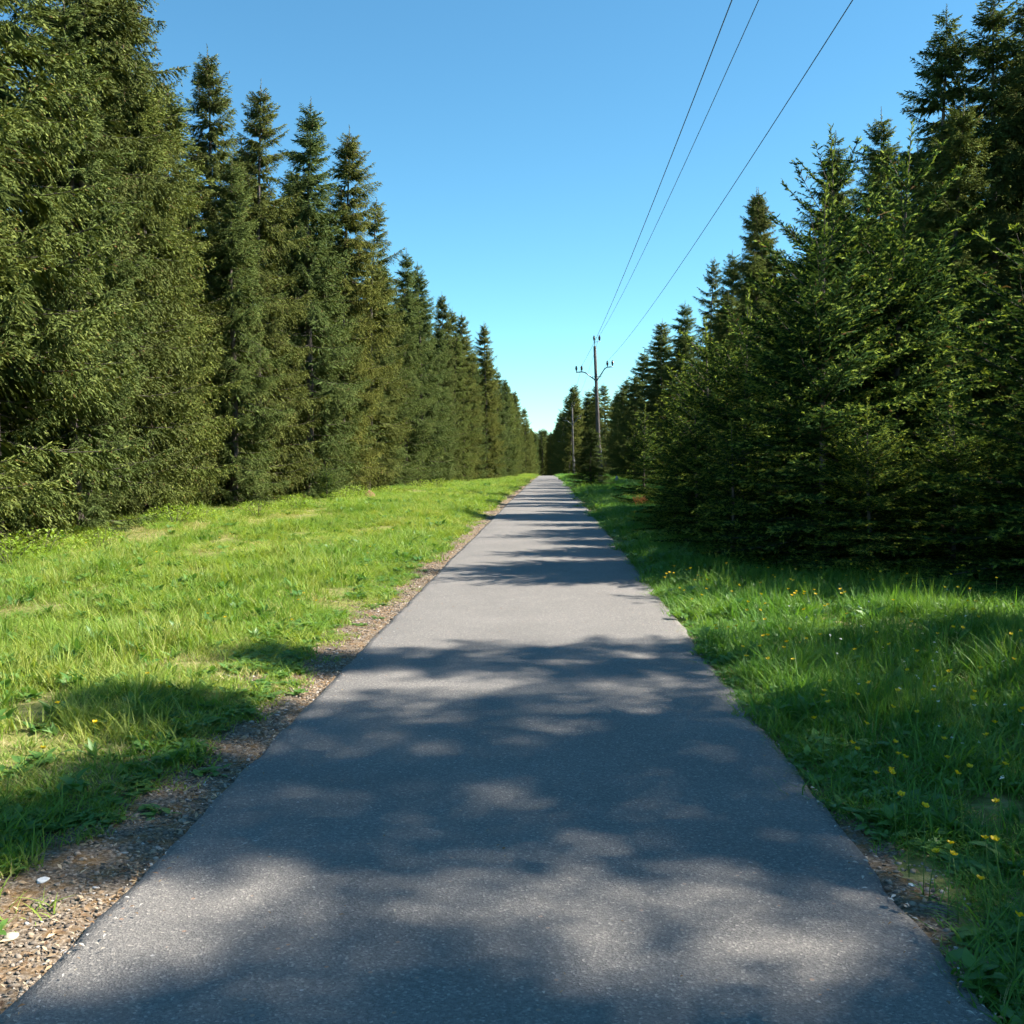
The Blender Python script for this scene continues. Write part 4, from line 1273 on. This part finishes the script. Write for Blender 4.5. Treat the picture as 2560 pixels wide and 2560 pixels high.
# low bright shrubs at the foot of the left spruces
def shrub_mesh(seed):
    rg = np.random.default_rng(seed); mb = MB(); rn = []
    for k in range(420):
        a = rg.uniform(0, 6.28); rr = 0.55 * math.sqrt(rg.random()); z = (0.42 - 0.55 * rr * rr) * rg.uniform(0.3, 1.0)
        L = rg.uniform(0.035, 0.07)
        v, q = leaf_shape(L, L * 0.55, 0.2, 0.25, 3)
        v = v @ np.array(Euler((rg.uniform(-0.2, 1.0), rg.normal(0, 0.4), rg.uniform(0, 6.28))).to_matrix()).T + np.array([rr * math.cos(a), rr * math.sin(a), z])
        mb.add(v, None, q); rn += [rg.random()] * len(v)
    me = mb.mesh("shrub_leaves", M_SHRUB)
    a = me.attributes.new("rnd", 'FLOAT', 'POINT'); a.data.foreach_set("value", np.array(rn, np.float32))
    st = MB()
    for k in range(14):
        a = rg.uniform(0, 6.28); rr = rg.uniform(0.1, 0.5)
        st.tube([(0.05 * math.cos(a), 0.05 * math.sin(a), -0.02), (rr * 0.6 * math.cos(a), rr * 0.6 * math.sin(a), 0.18), (rr * math.cos(a), rr * math.sin(a), 0.38 - 0.4 * rr * rr)], [0.005, 0.004, 0.002], 4)
    return me, st.mesh("shrub_stems", M_TWIG)
SH = [shrub_mesh(600 + i) for i in range(3)]
for nl_, (x, y, s) in enumerate([(-8.4, 15.6, 1.0), (-8.6, 17.0, 1.2), (-8.3, 18.6, 0.9), (-8.7, 23.5, 1.2), (-8.6, 25.0, 1.0), (-8.5, 29.5, 1.2), (-8.2, 33.0, 1.0), (-8.5, 34.2, 1.2), (-8.0, 39.5, 1.2), (-8.1, 42.5, 1.4), (-7.7, 48.0, 1.4), (-7.4, 50.5, 1.2), (-7.2, 57.0, 1.4), (-6.8, 63.0, 1.5)]):
    lv, st = SH[rt.randrange(3)]
    e = empty("low_shrub", (x, y, float(gz(x, y))), rt.uniform(0, 6.28), s)
    o = bpy.data.objects.new("leaves", lv); o.parent = e; o["kind"] = "stuff"; COL.objects.link(o)
    o = bpy.data.objects.new("stems", st); o.parent = e; COL.objects.link(o)
    tag(e, ORD[nl_] + " low yellow-green shrub from the camera at the foot of the left spruces", "shrub", "low shrubs at the left forest edge")

# ------------------------------------------------------------------ small things
# ant mound at the left forest edge
def mound():
    rg = np.random.default_rng(71)
    n, k = 28, 9
    v = [(0, 0, 0.62)]; f = []
    for i in range(1, k):
        t = i / (k - 1); r = 0.75 * t ** 0.9; z = 0.62 * (1 - t) ** 1.05 + (0.0 if i < k - 1 else -0.08)
        for j in range(n):
            a = 2 * math.pi * j / n; rr = r * (1 + rg.normal(0, 0.04))
            v.append((rr * math.cos(a), rr * math.sin(a), z + rg.normal(0, 0.012)))
    for j in range(n): f.append((0, 1 + j, 1 + (j + 1) % n))
    q = []
    for i in range(k - 2):
        for j in range(n):
            q.append((1 + i * n + j, 1 + (i + 1) * n + j, 1 + (i + 1) * n + (j + 1) % n, 1 + i * n + (j + 1) % n))
    return mesh_np("ant_mound", v, [np.array(q), np.array(f)], [M_ANT], True)
mx, my = -7.6, 43.0
mo = obj("ant_mound", mound(), None, (mx, my, float(gz(mx, my))))
mo.scale = (0.55, 0.55, 0.6)
tag(mo, "reddish-brown conical ant mound at the foot of the left spruces", "ant mound")

# upright stone marker and short white post on the far right meadow
mx, my = 5.35, 82.0
mb = MB()
prof_m = [(-0.2, 0.0), (-0.22, 0.75), (-0.13, 1.05), (0, 1.16), (0.13, 1.05), (0.22, 0.75), (0.2, 0.0)]
v = [(a, -0.09, b) for a, b in prof_m] + [(a, 0.09, b) for a, b in prof_m]
k = len(prof_m)
tri = []
for i in range(1, k - 1):
    tri += [(0, i + 1, i), (k, k + i, k + i + 1)]
mb.add(v, tri, [(i, i + 1, k + i + 1, k + i) for i in range(k - 1)])
slab = mb.mesh("marker_slab", M_GRANITE)
e = empty("stone_marker", (mx, my, float(gz(mx, my))))
e.scale = (0.45, 0.45, 0.45)
o = obj("slab", slab, e, (0, 0, 0.18))
mb = MB(); mb.box((0, 0, 0.02), (0.66, 0.4, 0.36)); obj("plinth", mb.mesh("marker_plinth", M_CONCRETE), e)
tag(e, "pale pointed stone marker on the shaded grass right of the power pole", "stone marker")
mx, my = 6.0, 80.5
mb = MB(); mb.lathe([(0.04, -0.2), (0.04, 0.36), (0.03, 0.39), (0.001, 0.40)], 10)
e = empty("marker_post", (mx, my, float(gz(mx, my))))
obj("post", mb.mesh("post", M_WHITEP), e)
tag(e, "short white post right of the pointed stone marker", "post")

# dead rust-brown spruce bough leaning against the thicket
crown, trunk, wood, _ = spruce(seed=77, H=1.3, Rmax=0.55, base=0.1, whorl=0.14, nb=5, droop=0, pend=0.1, young=True, shoot=0.09, step=0.06, tw_step=0.08)
e = empty("dead_spruce_bough", (2.85, 34.6, float(gz(2.85, 34.6)) + 0.26), 0, 0.36)
e.rotation_euler = (0.25, 1.2, 0.3)
obj("dead_needles", mesh_np("dead_needles", crown[0], crown[1], [M_RUST], False, crown[2]), e)
obj("stem", trunk.mesh("dead_stem", M_TWIG), e)
tag(e, "fallen rust-brown spruce bough at the foot of the small bright spruce", "dead bough")
